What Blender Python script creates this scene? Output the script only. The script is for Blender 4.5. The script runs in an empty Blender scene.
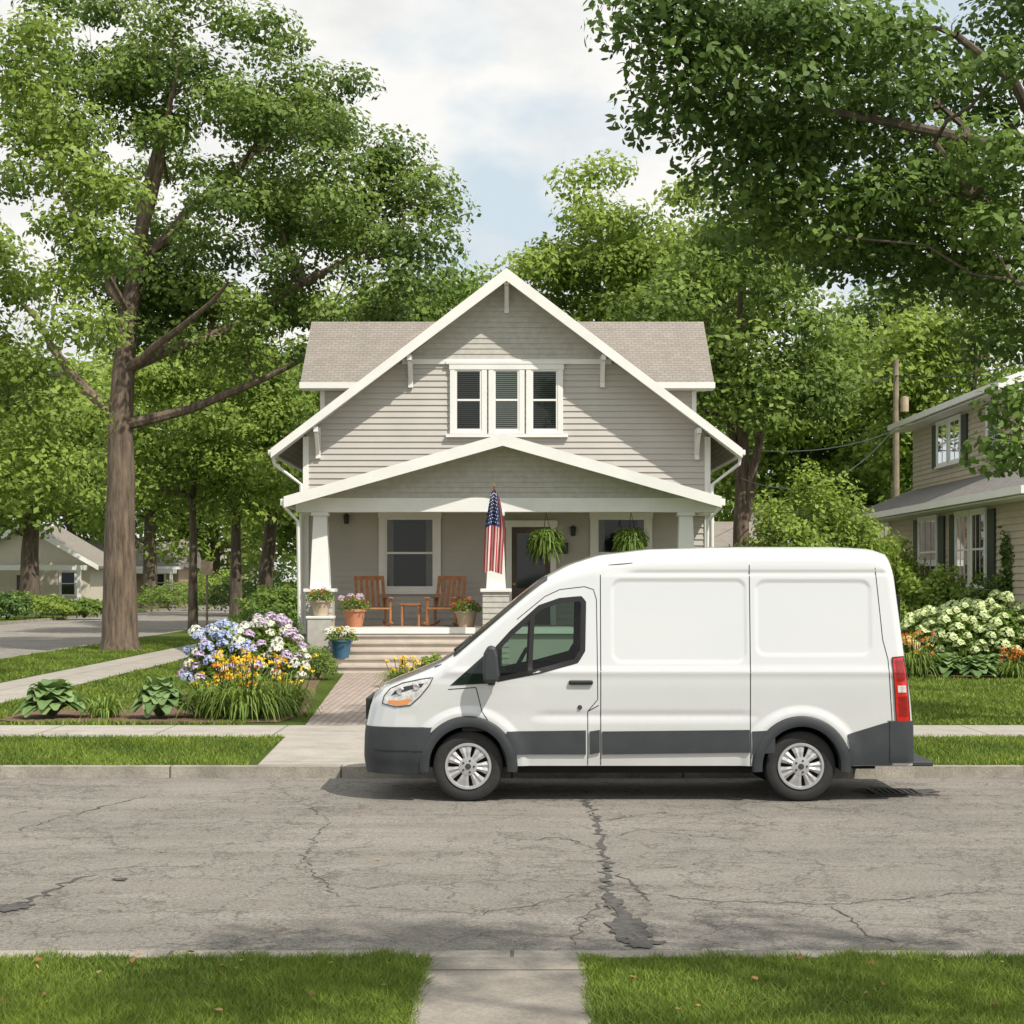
import bpy, bmesh, math, random
import numpy as np
from mathutils import Vector, Matrix
random.seed(7); RNG=np.random.default_rng(11)
S=bpy.context.scene; COL=S.collection
S.view_settings.view_transform='Standard'; S.view_settings.look='None'; S.view_settings.exposure=0; S.view_settings.gamma=1
F=1750.0; H=2.2
def PX(px,py,d): return ((px-512)/F*d, d, H+(580-py)/F*d)
def X(px,d): return (px-512)/F*d
def Z(py,d): return H+(580-py)/F*d
# ---------------------------------------------------------------- materials
def nt(name):
    m=bpy.data.materials.new(name); m.use_nodes=True
    t=m.node_tree; b=t.nodes['Principled BSDF']; return m,t,b
def N(t,kind,**kw):
    n=t.nodes.new(kind)
    for k,v in kw.items(): setattr(n,k,v)
    return n
def rgba(c,f=1.0): return (min(c[0]*f,1),min(c[1]*f,1),min(c[2]*f,1),1)
def ramp(t,src,p0,c0,p1,c1):
    r=N(t,'ShaderNodeValToRGB'); e=r.color_ramp.elements
    e[0].position=p0; e[0].color=c0; e[1].position=p1; e[1].color=c1
    t.links.new(src,r.inputs[0]); return r.outputs[0]
def mixc(t,a,b,fac,mode='MIX'):
    m=N(t,'ShaderNodeMix'); m.data_type='RGBA'; m.blend_type=mode
    for s,v in ((0,fac),(6,a),(7,b)):
        if isinstance(v,bpy.types.NodeSocket): t.links.new(v,m.inputs[s])
        else: m.inputs[s].default_value=v
    return m.outputs[2]
def noise(t,vec,scale,detail=4,rough=.55,dist=0):
    n=N(t,'ShaderNodeTexNoise'); n.inputs['Scale'].default_value=scale; n.inputs['Detail'].default_value=detail
    n.inputs['Roughness'].default_value=rough; n.inputs['Distortion'].default_value=dist
    if vec is not None: t.links.new(vec,n.inputs['Vector'])
    return n.outputs[0]
def bump(t,b,src,strength,dist=.02):
    n=N(t,'ShaderNodeBump'); n.inputs['Strength'].default_value=strength; n.inputs['Distance'].default_value=dist
    t.links.new(src,n.inputs['Height']); t.links.new(n.outputs[0],b.inputs['Normal'])
def mat(name,c,rough=.6,metal=0,var=.12,scale=3,bmp=0,bscale=60,coat=0,spec=.5,stretch=None,bd=.01):
    m,t,b=nt(name); co=N(t,'ShaderNodeTexCoord').outputs['Object']
    if stretch:
        mp=N(t,'ShaderNodeMapping'); mp.inputs['Scale'].default_value=stretch; t.links.new(co,mp.inputs[0]); co=mp.outputs[0]
    b.inputs['Roughness'].default_value=rough; b.inputs['Metallic'].default_value=metal
    b.inputs['Coat Weight'].default_value=coat; b.inputs['Specular IOR Level'].default_value=spec
    b.inputs['Coat Roughness'].default_value=.04
    if var:
        o=ramp(t,noise(t,co,scale,6,.6),.3,rgba(c,1-var),.7,rgba(c,1+var)); t.links.new(o,b.inputs['Base Color'])
    else: b.inputs['Base Color'].default_value=rgba(c)
    if bmp: bump(t,b,noise(t,co,bscale,4),bmp,bd)
    return m
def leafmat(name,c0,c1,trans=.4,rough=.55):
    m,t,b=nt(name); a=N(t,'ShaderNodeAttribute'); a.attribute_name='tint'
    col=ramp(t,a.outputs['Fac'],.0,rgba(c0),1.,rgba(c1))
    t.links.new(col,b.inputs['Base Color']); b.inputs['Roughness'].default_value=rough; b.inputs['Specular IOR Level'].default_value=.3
    tr=N(t,'ShaderNodeBsdfTranslucent'); tc=mixc(t,col,(1.0,1.0,.45,1),1.0,'MULTIPLY')
    tb=N(t,'ShaderNodeBrightContrast'); t.links.new(tc,tb.inputs[0]); tb.inputs[1].default_value=.03
    t.links.new(tb.outputs[0],tr.inputs[0])
    mx=N(t,'ShaderNodeMixShader'); mx.inputs[0].default_value=trans
    t.links.new(b.outputs[0],mx.inputs[1]); t.links.new(tr.outputs[0],mx.inputs[2])
    t.links.new(mx.outputs[0],t.nodes['Material Output'].inputs[0]); return m
def glassmat(name,tint,add=.02,ior=1.5):
    m,t,b=nt(name); g=N(t,'ShaderNodeBsdfGlossy'); g.inputs['Roughness'].default_value=.02
    tr=N(t,'ShaderNodeBsdfTransparent'); tr.inputs[0].default_value=tint
    lw=N(t,'ShaderNodeFresnel'); lw.inputs[0].default_value=ior; ad=N(t,'ShaderNodeMath',operation='ADD'); ad.inputs[1].default_value=add; t.links.new(lw.outputs[0],ad.inputs[0])
    mx=N(t,'ShaderNodeMixShader'); t.links.new(ad.outputs[0],mx.inputs[0]); t.links.new(tr.outputs[0],mx.inputs[1]); t.links.new(g.outputs[0],mx.inputs[2]); t.links.new(mx.outputs[0],t.nodes['Material Output'].inputs[0])
    return m
M={}
M['leaf_oak']=leafmat('leaf_oak',(.045,.095,.018),(.26,.37,.075),.34)
M['leaf_light']=leafmat('leaf_light',(.095,.17,.022),(.37,.48,.10),.42)
M['leaf_mid']=leafmat('leaf_mid',(.06,.125,.02),(.28,.39,.08),.38)
M['leaf_dark']=leafmat('leaf_dark',(.03,.075,.014),(.19,.295,.055),.36)
M['leaf_shrub']=leafmat('leaf_shrub',(.04,.09,.025),(.17,.27,.06),.3)
M['leaf_lime']=leafmat('leaf_lime',(.12,.20,.025),(.38,.49,.10),.4)
M['leaf_hosta']=leafmat('leaf_hosta',(.07,.16,.045),(.30,.42,.17),.3,.45)
M['grass']=leafmat('grass_blade',(.065,.12,.013),(.26,.345,.05),.32)
M['petal_blue']=leafmat('petal_blue',(.28,.34,.66),(.6,.66,.88),.2)
M['petal_white']=leafmat('petal_white',(.65,.67,.6),(.88,.88,.84),.2)
M['petal_pink']=leafmat('petal_pink',(.5,.38,.62),(.75,.62,.8),.2)
M['petal_cream']=leafmat('petal_cream',(.5,.62,.27),(.85,.9,.6),.25)
M['petal_yellow']=leafmat('petal_yellow',(.85,.5,.02),(.95,.72,.08),.2)
M['petal_orange']=leafmat('petal_orange',(.75,.18,.02),(.9,.36,.05),.2)
M['petal_red']=leafmat('petal_red',(.5,.03,.03),(.75,.1,.08),.2)
M['dead_leaf']=leafmat('dead_leaf',(.18,.08,.03),(.4,.24,.09),.1)
M['bark']=mat('bark',(.105,.08,.06),.9,var=.55,scale=7,bmp=1,bscale=9,stretch=(1,1,.18),bd=.06)
M['bark_light']=mat('bark_light',(.145,.108,.078),.9,var=.6,scale=8,bmp=1,bscale=8,stretch=(1,1,.16),bd=.08)
M['white']=mat('white_paint_trim',(.79,.785,.765),.5,var=.05,scale=2)
M['siding']=mat('greige_siding',(.49,.465,.435),.65,var=.06,scale=1.2)
M['shingle_wall']=mat('shingle_siding',(.47,.45,.415),.7,var=.12,scale=7)
M['porch_floor']=mat('porch_boards',(.42,.36,.31),.6,var=.15)
M['step']=mat('step_paint',(.56,.50,.43),.6,var=.1)
M['ceil']=mat('porch_ceiling_paint',(.55,.52,.47),.6,var=.05)
M['wood']=mat('warm_wood',(.36,.15,.055),.5,var=.3,scale=8)
M['terracotta']=mat('terracotta',(.5,.22,.12),.8,var=.15)
M['stonepot']=mat('stone_pot',(.46,.36,.26),.8,var=.15)
M['bluepot']=mat('blue_glaze',(.04,.12,.2),.25,var=.2)
M['basket']=mat('basket_fibre',(.12,.07,.04),.9,var=.3)
M['iron']=mat('black_iron',(.02,.02,.02),.45,var=.1)
M['mulch']=mat('mulch',(.14,.08,.05),.95,var=.5,scale=25,bmp=1,bscale=30)
M['dirt']=mat('gutter_dirt',(.11,.085,.06),.95,var=.5,scale=18,bmp=1,bscale=40)
M['pole']=mat('weathered_pole',(.25,.2,.15),.9,var=.3)
M['taupe']=mat('taupe_siding',(.50,.44,.345),.7,var=.08)
M['cream_wall']=mat('cream_wall',(.6,.55,.45),.7,var=.06)
M['brown_wall']=mat('brown_wall',(.34,.24,.17),.7,var=.1)
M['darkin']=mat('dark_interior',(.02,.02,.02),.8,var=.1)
M['blind']=mat('window_blind',(.25,.265,.25),.6,var=.05)
M['shutter']=mat('shutter_paint',(.03,.045,.035),.6,var=.1)
M['curtain']=mat('pale_curtain',(.3,.28,.25),.8,var=.1)
M['door']=mat('dark_door',(.07,.045,.03),.4,var=.2)
M['plastic']=mat('charcoal_plastic',(.032,.037,.042),.55,var=.15,scale=6,bmp=.15,bscale=300)
M['black']=mat('black_rubber',(.012,.012,.013),.5,var=.1)
M['cabin']=mat('cabin_trim',(.02,.02,.022),.8,var=.1)
M['tyre']=mat('tyre_rubber',(.022,.022,.022),.8,var=.2,scale=20)
M['chassis']=mat('underbody',(.01,.01,.01),.9,var=.1)
M['silver']=mat('wheel_silver',(.43,.43,.44),.42,.4,var=.12)
M['vglass']=mat('van_window_glass',(.012,.02,.018),.04,var=0,spec=.5)
M['sglass']=glassmat('side_window_glass',(.5,.62,.55,1),.0,1.45)
M['lamp_clear']=mat('headlight_lens',(.62,.61,.59),.22,.25,var=.35,scale=22,coat=.6)
M['amber']=mat('amber_lens',(.72,.27,.07),.2,var=.15,coat=.6)
M['red']=mat('red_lens',(.5,.012,.012),.12,var=.15,scale=20,coat=1)
M['red_dark']=mat('dark_red_lens',(.25,.008,.008),.15,var=.15,scale=20,coat=1)
M['flag_red']=mat('flag_red',(.55,.03,.04),.7,var=.06)
M['flag_white']=mat('flag_white',(.8,.79,.77),.7,var=.04)
M['flag_blue']=mat('flag_blue',(.03,.05,.17),.7,var=.06)
M['brass']=mat('brass',(.5,.35,.12),.35,.8,var=.1)
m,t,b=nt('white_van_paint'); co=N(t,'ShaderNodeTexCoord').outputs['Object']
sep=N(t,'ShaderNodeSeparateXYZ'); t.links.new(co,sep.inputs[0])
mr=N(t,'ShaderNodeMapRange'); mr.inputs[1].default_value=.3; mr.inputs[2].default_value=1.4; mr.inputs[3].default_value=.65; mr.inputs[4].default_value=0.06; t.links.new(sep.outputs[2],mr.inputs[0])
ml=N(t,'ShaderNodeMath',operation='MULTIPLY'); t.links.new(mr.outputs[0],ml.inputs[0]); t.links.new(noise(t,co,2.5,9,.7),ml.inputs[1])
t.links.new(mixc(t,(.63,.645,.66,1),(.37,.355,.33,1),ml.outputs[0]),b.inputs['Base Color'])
b.inputs['Roughness'].default_value=.22; b.inputs['Coat Weight'].default_value=1; b.inputs['Coat Roughness'].default_value=.015; b.inputs['Coat IOR'].default_value=1.8
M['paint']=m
M['glass']=glassmat('window_glass',(.7,.75,.72,1),.0,1.5)
def brickmat(name,c1,c2,cm,w,h,ms,rough=.85,swap=False,bmp=.4,var=.2,offset=.5):
    m,t,b=nt(name); co=N(t,'ShaderNodeTexCoord').outputs['Object']
    vec=co
    if swap:
        s=N(t,'ShaderNodeSeparateXYZ'); t.links.new(co,s.inputs[0]); c=N(t,'ShaderNodeCombineXYZ'); t.links.new(s.outputs[1],c.inputs[0]); t.links.new(s.outputs[0],c.inputs[1]); vec=c.outputs[0]
    br=N(t,'ShaderNodeTexBrick'); br.offset=offset; t.links.new(vec,br.inputs['Vector'])
    br.inputs['Color1'].default_value=rgba(c1); br.inputs['Color2'].default_value=rgba(c2); br.inputs['Mortar'].default_value=rgba(cm)
    br.inputs['Scale'].default_value=1; br.inputs['Mortar Size'].default_value=ms; br.inputs['Brick Width'].default_value=w; br.inputs['Row Height'].default_value=h
    v=ramp(t,noise(t,co,2.2,8,.65),.3,(1-var,1-var,1-var,1),.7,(1,1,1,1))
    c=mixc(t,br.outputs[0],v,1.0,'MULTIPLY')
    sp=ramp(t,noise(t,co,45,4,.8),.32,(.68,.67,.66,1),.6,(1,1,1,1)); c=mixc(t,c,sp,1.0,'MULTIPLY')
    t.links.new(c,b.inputs['Base Color']); b.inputs['Roughness'].default_value=rough
    bump(t,b,noise(t,co,70,5),bmp,.006); return m
M['roof_x']=brickmat('roof_shingles',(.29,.26,.23),(.345,.31,.275),(.21,.19,.17),.2,.10,.010,var=.15)
M['roof_y']=brickmat('roof_shingles_side',(.29,.26,.23),(.345,.31,.275),(.21,.19,.17),.2,.10,.010,swap=True)
M['roof_dark']=brickmat('dark_roof_shingles',(.19,.18,.17),(.26,.245,.23),(.13,.12,.11),.25,.13,.012,swap=True)
M['brick']=brickmat('brick_paving',(.40,.31,.27),(.49,.405,.35),(.26,.22,.19),.22,.11,.012,swap=True)
M['walk']=brickmat('sidewalk_concrete',(.43,.395,.35),(.48,.445,.395),(.16,.145,.12),1.6,4,.012,offset=0,var=.3)
M['walk_old']=brickmat('weathered_concrete',(.35,.315,.27),(.35,.315,.27),(.09,.08,.065),6.03,1.55,.012,offset=0,var=.55,bmp=1)
M['concrete']=brickmat('kerb_concrete',(.42,.385,.33),(.5,.455,.39),(.16,.14,.115),1.9,8,.012,offset=0,var=.55,bmp=1)
m,t,b=nt('worn_asphalt'); co=N(t,'ShaderNodeTexCoord').outputs['Object']
base=ramp(t,noise(t,co,.45,8,.7),.3,(.31,.287,.255,1),.72,(.45,.417,.37,1))
sp=ramp(t,noise(t,co,30,6,.95),.38,(.30,.29,.28,1),.58,(1.0,1.0,1.0,1))
c=mixc(t,base,sp,1.0,'MULTIPLY')
sp2=ramp(t,noise(t,co,75,3,.9),.56,(0,0,0,1),.66,(.9,.9,.9,1)); c=mixc(t,c,(.60,.56,.5,1),sp2)
mp=N(t,'ShaderNodeMapping'); mp.inputs['Scale'].default_value=(.22,1.8,1); t.links.new(co,mp.inputs[0])
st=ramp(t,noise(t,mp.outputs[0],1.2,7,.65),.35,(.78,.77,.76,1),.62,(1.0,1.0,1.0,1)); c=mixc(t,c,st,1.0,'MULTIPLY')
dn=N(t,'ShaderNodeTexNoise'); dn.inputs['Scale'].default_value=1.7; dn.inputs['Detail'].default_value=8; dn.inputs['Roughness'].default_value=.65; t.links.new(co,dn.inputs['Vector'])
va=N(t,'ShaderNodeVectorMath',operation='ADD'); t.links.new(co,va.inputs[0]); t.links.new(dn.outputs[1],va.inputs[1])
for sc,th,m0,am in ((.8,.013,.38,.9),(2.2,.026,.42,.9),(5,.045,.46,.75)):
    vo=N(t,'ShaderNodeTexVoronoi',feature='DISTANCE_TO_EDGE'); vo.inputs['Scale'].default_value=sc; t.links.new(va.outputs[0],vo.inputs['Vector'])
    ck=ramp(t,vo.outputs[0],.0,(1,1,1,1),th,(0,0,0,1)); mk=ramp(t,noise(t,co,.4+sc*.15,4),m0,(0,0,0,1),m0+.10,(am,am,am,1))
    fm=N(t,'ShaderNodeMath',operation='MULTIPLY'); t.links.new(ck,fm.inputs[0]); t.links.new(mk,fm.inputs[1])
    c=mixc(t,c,(.07,.06,.05,1),fm.outputs[0])
t.links.new(c,b.inputs['Base Color']); b.inputs['Roughness'].default_value=.85
bump(t,b,noise(t,co,45,5,.85),1,.018); M['asphalt']=m
M['tar']=mat('dark_asphalt_patch',(.075,.07,.066),.85,var=.45,scale=15,bmp=.8,bscale=90)
m,t,b=nt('lawn_ground'); co=N(t,'ShaderNodeTexCoord').outputs['Object']
base=ramp(t,noise(t,co,.5,5,.6),.3,(.085,.14,.02,1),.7,(.165,.235,.04,1))
f2=ramp(t,noise(t,co,40,4,.8),.3,(.45,.45,.45,1),.65,(1.,1.,1.,1)); t.links.new(mixc(t,base,f2,1,'MULTIPLY'),b.inputs['Base Color']); b.inputs['Roughness'].default_value=.9
b.inputs['Specular IOR Level'].default_value=.1; bump(t,b,noise(t,co,60,4,.8),1,.05); M['lawn']=m
# ---------------------------------------------------------------- builders
def wloc(o):
    v=Vector((0,0,0))
    while o: v+=Vector(o.location); o=o.parent
    return v
def tag(o,label=None,cat=None,group=None,kind=None):
    if label: o['label']=label
    if cat: o['category']=cat
    if group: o['group']=group
    if kind: o['kind']=kind
    return o
def thing(name,label,cat,loc=(0,0,0),rz=0,group=None):
    o=bpy.data.objects.new(name,None); COL.objects.link(o); o.location=loc; o.rotation_euler=(0,0,rz); o.empty_display_size=.2
    return tag(o,label,cat,group)
def nrm(v): 
    v=np.array(v,float); return v/np.linalg.norm(v)
class MB:
    def __init__(s): s.v=[]; s.f=[]; s.mi=[]; s.cur=0
    def add(s,vs,fs):
        o=len(s.v); s.v.extend([tuple(map(float,p)) for p in vs]); s.f.extend([tuple(i+o for i in f) for f in fs]); s.mi.extend([s.cur]*len(fs)); return s
    def box(s,x0,x1,y0,y1,z0,z1):
        v=[(x,y,z) for z in (z0,z1) for y in (y0,y1) for x in (x0,x1)]
        return s.add(v,[(0,2,3,1),(4,5,7,6),(0,1,5,4),(2,6,7,3),(0,4,6,2),(1,3,7,5)])
    def obox(s,o,u,n,s0,s1,d0,d1,z0,z1):
        v=[(o[0]+u[0]*a+n[0]*d,o[1]+u[1]*a+n[1]*d,z) for z in (z0,z1) for d in (d0,d1) for a in (s0,s1)]
        return s.add(v,[(0,2,3,1),(4,5,7,6),(0,1,5,4),(2,6,7,3),(0,4,6,2),(1,3,7,5)])
    def prism(s,pts,vec):
        k=len(pts); a=[tuple(p) for p in pts]; b_=[tuple(np.array(p)+np.array(vec)) for p in pts]
        return s.add(a+b_,[tuple(range(k))[::-1],tuple(range(k,2*k))]+[(i,(i+1)%k,k+(i+1)%k,k+i) for i in range(k)])
    def tube(s,pts,rad,seg=8,cap=True):
        P=[np.array(p,float) for p in pts]; n=len(P)
        if np.isscalar(rad): rad=[rad]*n
        vs=[]; fs=[]; prev=None
        for i in range(n):
            tdir=nrm(P[min(i+1,n-1)]-P[max(i-1,0)]+1e-9)
            if prev is None: a=np.cross(tdir,(0,0,1)) if abs(tdir[2])<.9 else np.cross(tdir,(1,0,0))
            else: a=prev-tdir*np.dot(prev,tdir)
            a=nrm(a+1e-9); prev=a; bb=np.cross(tdir,a)
            for k in range(seg):
                an=2*math.pi*k/seg; vs.append(P[i]+(a*math.cos(an)+bb*math.sin(an))*rad[i])
        for i in range(n-1):
            for k in range(seg):
                k2=(k+1)%seg; fs.append((i*seg+k,i*seg+k2,(i+1)*seg+k2,(i+1)*seg+k))
        if cap: fs.append(tuple(range(seg))[::-1]); fs.append(tuple((n-1)*seg+k for k in range(seg)))
        return s.add(vs,fs)
    def lathe(s,prof,c=(0,0,0),seg=32,axis='z'):
        vs=[];fs=[];n=len(prof)
        for r,h in prof:
            for k in range(seg):
                a=2*math.pi*k/seg; p=(r*math.cos(a),r*math.sin(a),h)
                if axis=='y': p=(p[0],p[2],p[1])
                vs.append((p[0]+c[0],p[1]+c[1],p[2]+c[2]))
        for i in range(n-1):
            for k in range(seg):
                k2=(k+1)%seg; fs.append((i*seg+k,i*seg+k2,(i+1)*seg+k2,(i+1)*seg+k))
        return s.add(vs,fs)
    def build(s,name,mt,parent=None,world=True,smooth=False,bevel=0,angle=35):
        v=np.array(s.v,float)
        if world and parent is not None: v=v-np.array(wloc(parent))
        me=bpy.data.meshes.new(name); me.from_pydata(v.tolist(),[],s.f)
        mts=mt if isinstance(mt,list) else [mt]
        for q in mts: me.materials.append(q)
        if len(mts)>1: me.polygons.foreach_set('material_index',s.mi)
        bm=bmesh.new(); bm.from_mesh(me); bmesh.ops.recalc_face_normals(bm,faces=bm.faces)
        if smooth:
            for f in bm.faces: f.smooth=True
            for e in bm.edges:
                if len(e.link_faces)==2 and e.calc_face_angle(0)>math.radians(angle): e.smooth=False
        bm.to_mesh(me); bm.free(); me.update()
        o=bpy.data.objects.new(name,me); COL.objects.link(o); o.parent=parent
        if bevel:
            md=o.modifiers.new('bevel','BEVEL'); md.width=bevel; md.segments=2; md.limit_method='ANGLE'
        return o
def struct(name,mb,mt): o=mb.build(name,mt); o['kind']='structure'; return o
T_DIA=np.array([(-.5,0,0),(0,-.3,.07),(.5,0,0),(0,.3,.07)])
T_LEAF=np.array([(-.5,0,0),(-.2,-.26,.05),(.2,-.22,.05),(.52,0,-.04),(.2,.22,.05),(-.2,.26,.05)])
def leafobj(name,P,size,tint,mt,parent,tmpl=T_DIA,bias=(0,0,.8),out=None,rng=RNG):
    n=len(P); P=np.asarray(P,float)
    nn=rng.normal(size=(n,3))*.75+np.array(bias)
    if out is not None: nn+=out
    nn/=np.linalg.norm(nn,axis=1,keepdims=True)+1e-9
    r=rng.normal(size=(n,3)); tt=r-nn*np.sum(r*nn,1,keepdims=True); tt/=np.linalg.norm(tt,axis=1,keepdims=True)+1e-9
    bb=np.cross(nn,tt); size=np.broadcast_to(size,(n,))
    V=P[:,None,:]+(tt[:,None,:]*tmpl[None,:,0:1]+bb[:,None,:]*tmpl[None,:,1:2]+nn[:,None,:]*tmpl[None,:,2:3])*size[:,None,None]
    return rawmesh(name,V,tint,mt,parent)
def rawmesh(name,V,tint,mt,parent):
    n,k,_=V.shape
    if parent is not None: V=V-np.array(wloc(parent))
    me=bpy.data.meshes.new(name); me.vertices.add(n*k); me.vertices.foreach_set('co',V.reshape(-1).astype(np.float32))
    me.loops.add(n*k); me.loops.foreach_set('vertex_index',np.arange(n*k,dtype=np.int32))
    me.polygons.add(n); me.polygons.foreach_set('loop_start',np.arange(0,n*k,k,dtype=np.int32))
    me.update(calc_edges=True)
    a=me.attributes.new('tint','FLOAT','POINT'); a.data.foreach_set('value',np.repeat(np.clip(tint,0,1),k).astype(np.float32))
    me.materials.append(mt); o=bpy.data.objects.new(name,me); COL.objects.link(o); o.parent=parent; return o
def tree(label,x,y,cz,rad,leafm,barkm='bark',tr=.3,ncl=90,lpc=300,ls=.2,cr=1.1,off=(0,0),zfork=None,seed=1,z0=.12,group=None,tmpl=T_DIA,name='tree',flat=.55,minz=None,extra=None,lean=0,top=None,limbs=()):
    rng=np.random.default_rng(seed); root=thing(name,label,'tree',(x,y,z0),group=group)
    c=np.array([x+off[0],y+off[1],cz]); rad=np.array(rad,float)
    ph=rng.uniform(0,6.28,6)
    d=rng.normal(size=(ncl,3)); d/=np.linalg.norm(d,axis=1,keepdims=True)
    lump=.86+.16*np.sin(3*np.arctan2(d[:,1],d[:,0])+ph[0])*np.cos(2.5*d[:,2]+ph[1])+.12*np.sin(5*d[:,2]+4*d[:,0]+ph[2])
    rr=rng.uniform(.15,1,ncl)**.42*lump
    C=c+d*rr[:,None]*rad
    if minz is not None: C[:,2]=np.maximum(C[:,2],minz+rng.uniform(0,1.2,ncl))
    if extra is not None: C=np.vstack([C,np.array(extra,float)])
    ncl=len(C)
    if zfork is None: zfork=cz-rad[2]*.75
    mb=MB(); top=top or cz+rad[2]*.45
    tp=[]; nseg=10; wob=rng.normal(size=(nseg+1,2))*.035*rad[0]*.4
    for i in range(nseg+1):
        f=i/nseg; zz=z0-.1+(top-z0)*f; k=max(0,(f-.3)/.7)**2
        tp.append(np.array([x+off[0]*k*.6+wob[i,0]*min(1,f*f*3)+lean*f,y+off[1]*k*.6+wob[i,1]*min(1,f*f*3),zz]))
    trs=[tr*(1.35 if i==0 else 1.0 if i==1 else max(.12,1-.85*(i/nseg)**1.3)) for i in range(nseg+1)]
    tp.insert(1,tp[0]+(tp[1]-tp[0])*.25); trs.insert(1,tr*1.08)
    mb.tube(tp,trs,14)
    nodes=[(tp[i],trs[i]) for i in range(2,len(tp)) if tp[i][2]>=zfork-1]
    for (lz,tgt,r0) in limbs:
        k=min(range(len(tp)),key=lambda q:abs(tp[q][2]-lz)); a=tp[k]; b_=np.array(tgt,float); P=[]
        for q in range(7): f=q/6; P.append(a+(b_-a)*f+np.array([0,0,.12*np.linalg.norm(b_-a)*math.sin(f*math.pi)*(-.3)])+rng.normal(size=3)*.08*(q>0))
        R=[r0*(1-.7*q/6) for q in range(7)]; mb.tube(P,R,8,False); nodes+=[(P[q],R[q]) for q in range(2,7)]
    order=np.argsort(np.linalg.norm((C-c)/rad,axis=1))
    for j in order:
        q=C[j]; best=None;bd=1e9
        for (p,r) in nodes:
            v=q-p; dd=np.linalg.norm(v)+(2.0*max(0,p[2]-q[2]+.2)) + (0 if r>.02 else .6)
            if dd<bd: bd=dd;best=(p,r)
        p,r=best; v=q-p; L=np.linalg.norm(v); r0=min(r*.72,.035+.022*L*max(1,tr*2)); r1=max(.012,r0*.45)
        mid=p+v*.5+rng.normal(size=3)*.09*L; mid2=p+v*.25+rng.normal(size=3)*.05*L
        mb.tube([p,mid2,mid,q],[r0,r0*.85,r0*.68,r1],5,False); nodes.append((mid,r0*.7)); nodes.append((q,r1))
    mb.build('trunk',M[barkm],root,smooth=True)
    crs=cr*rng.uniform(.6,1.3,ncl); cnt=np.maximum(30,(lpc*(crs/cr)**2)).astype(int)
    idx=np.repeat(np.arange(ncl),cnt); n=len(idx)
    g=rng.normal(size=(n,3)); g/=np.linalg.norm(g,axis=1,keepdims=True); g*=(rng.uniform(0,1,n)**.5)[:,None]*1.2
    offv=g*crs[idx][:,None]*np.array([1,1,flat]); P=C[idx]+offv; P[:,2]-=.14*np.sum(offv[:,:2]**2,1)/np.maximum(crs[idx],.3)
    ct=rng.uniform(-.2,.2,ncl); tint=.48+ct[idx]+rng.normal(size=n)*.12+.22*g[:,2]  # last term paints shade into the leaf colour: clump undersides darker, tops lighter
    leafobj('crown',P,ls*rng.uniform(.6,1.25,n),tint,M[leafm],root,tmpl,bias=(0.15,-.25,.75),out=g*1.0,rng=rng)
    return root
def shrub(name,label,cat,x,y,rx,ry,h,leafm,n=2500,ls=.09,seed=1,z0=.12,group=None,bumps=.12):
    rng=np.random.default_rng(seed); root=thing(name,label,cat,(x,y,z0),group=group)
    g=rng.normal(size=(n,3)); g[:,2]=np.abs(g[:,2])*1.1-.25; g/=np.linalg.norm(g,axis=1,keepdims=True)
    ph=rng.uniform(0,6,4); l=1-bumps+bumps*np.sin(6*g[:,0]+ph[0])*np.cos(5*g[:,1]+ph[1])+bumps*np.sin(9*g[:,2]+7*g[:,0]+ph[2])
    rr=(rng.uniform(.25,1,n)**.35)*l*rng.uniform(.93,1.06,n)
    P=np.array([x,y,z0+h*.32])+g*rr[:,None]*np.array([rx,ry,h*.68]); P[:,2]=np.maximum(P[:,2],z0+.03)
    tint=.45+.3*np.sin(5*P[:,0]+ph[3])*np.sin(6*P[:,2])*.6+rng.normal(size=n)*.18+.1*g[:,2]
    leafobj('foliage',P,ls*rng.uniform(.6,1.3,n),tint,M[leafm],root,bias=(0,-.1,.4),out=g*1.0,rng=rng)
    mb=MB()
    for k in range(6):
        a=rng.uniform(0,6.28); mb.tube([(x,y,z0),(x+.25*rx*math.cos(a),y+.25*ry*math.sin(a),z0+h*.35),(x+.55*rx*math.cos(a),y+.55*ry*math.sin(a),z0+h*.68)],[.03,.022,.01],5)
    mb.build('stem',M['bark'],root); return root
def put(me_obj,parent,loc,rot=(0,0,0),sc=1):
    o=me_obj.copy(); COL.objects.link(o); o.parent=parent; o.location=loc; o.rotation_euler=rot; o.scale=(sc,)*3; return o
# ---------------------------------------------------------------- world, sun, camera
Sd=nrm((.42,-.46,.78))
w=bpy.data.worlds.new('World'); S.world=w; w.use_nodes=True; t=w.node_tree; bg=t.nodes['Background']; bg.inputs[1].default_value=.1
sk=N(t,'ShaderNodeTexSky'); sk.sky_type='NISHITA'; sk.sun_disc=False; sk.sun_elevation=math.asin(Sd[2]); sk.sun_rotation=math.atan2(Sd[0],Sd[1]); sk.air_density=1.0; sk.dust_density=1.0
co=N(t,'ShaderNodeTexCoord').outputs['Generated']; mp=N(t,'ShaderNodeMapping'); mp.inputs['Scale'].default_value=(1,1,1.7); mp.inputs['Location'].default_value=(.15,.4,.55); t.links.new(co,mp.inputs[0])
cf=ramp(t,noise(t,mp.outputs[0],5,8,.5,.1),.38,(0,0,0,1),.50,(1,1,1,1))
cs=ramp(t,noise(t,mp.outputs[0],9,9,.55),.34,(0,0,0,1),.54,(1,1,1,1))
cloud=mixc(t,(8.3,8.35,8.3,1),(9.9,9.8,9.5,1),cs)
blue=mixc(t,sk.outputs[0],(6.8,7.9,8.6,1),.92)
t.links.new(mixc(t,blue,cloud,cf),bg.inputs[0])
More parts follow.
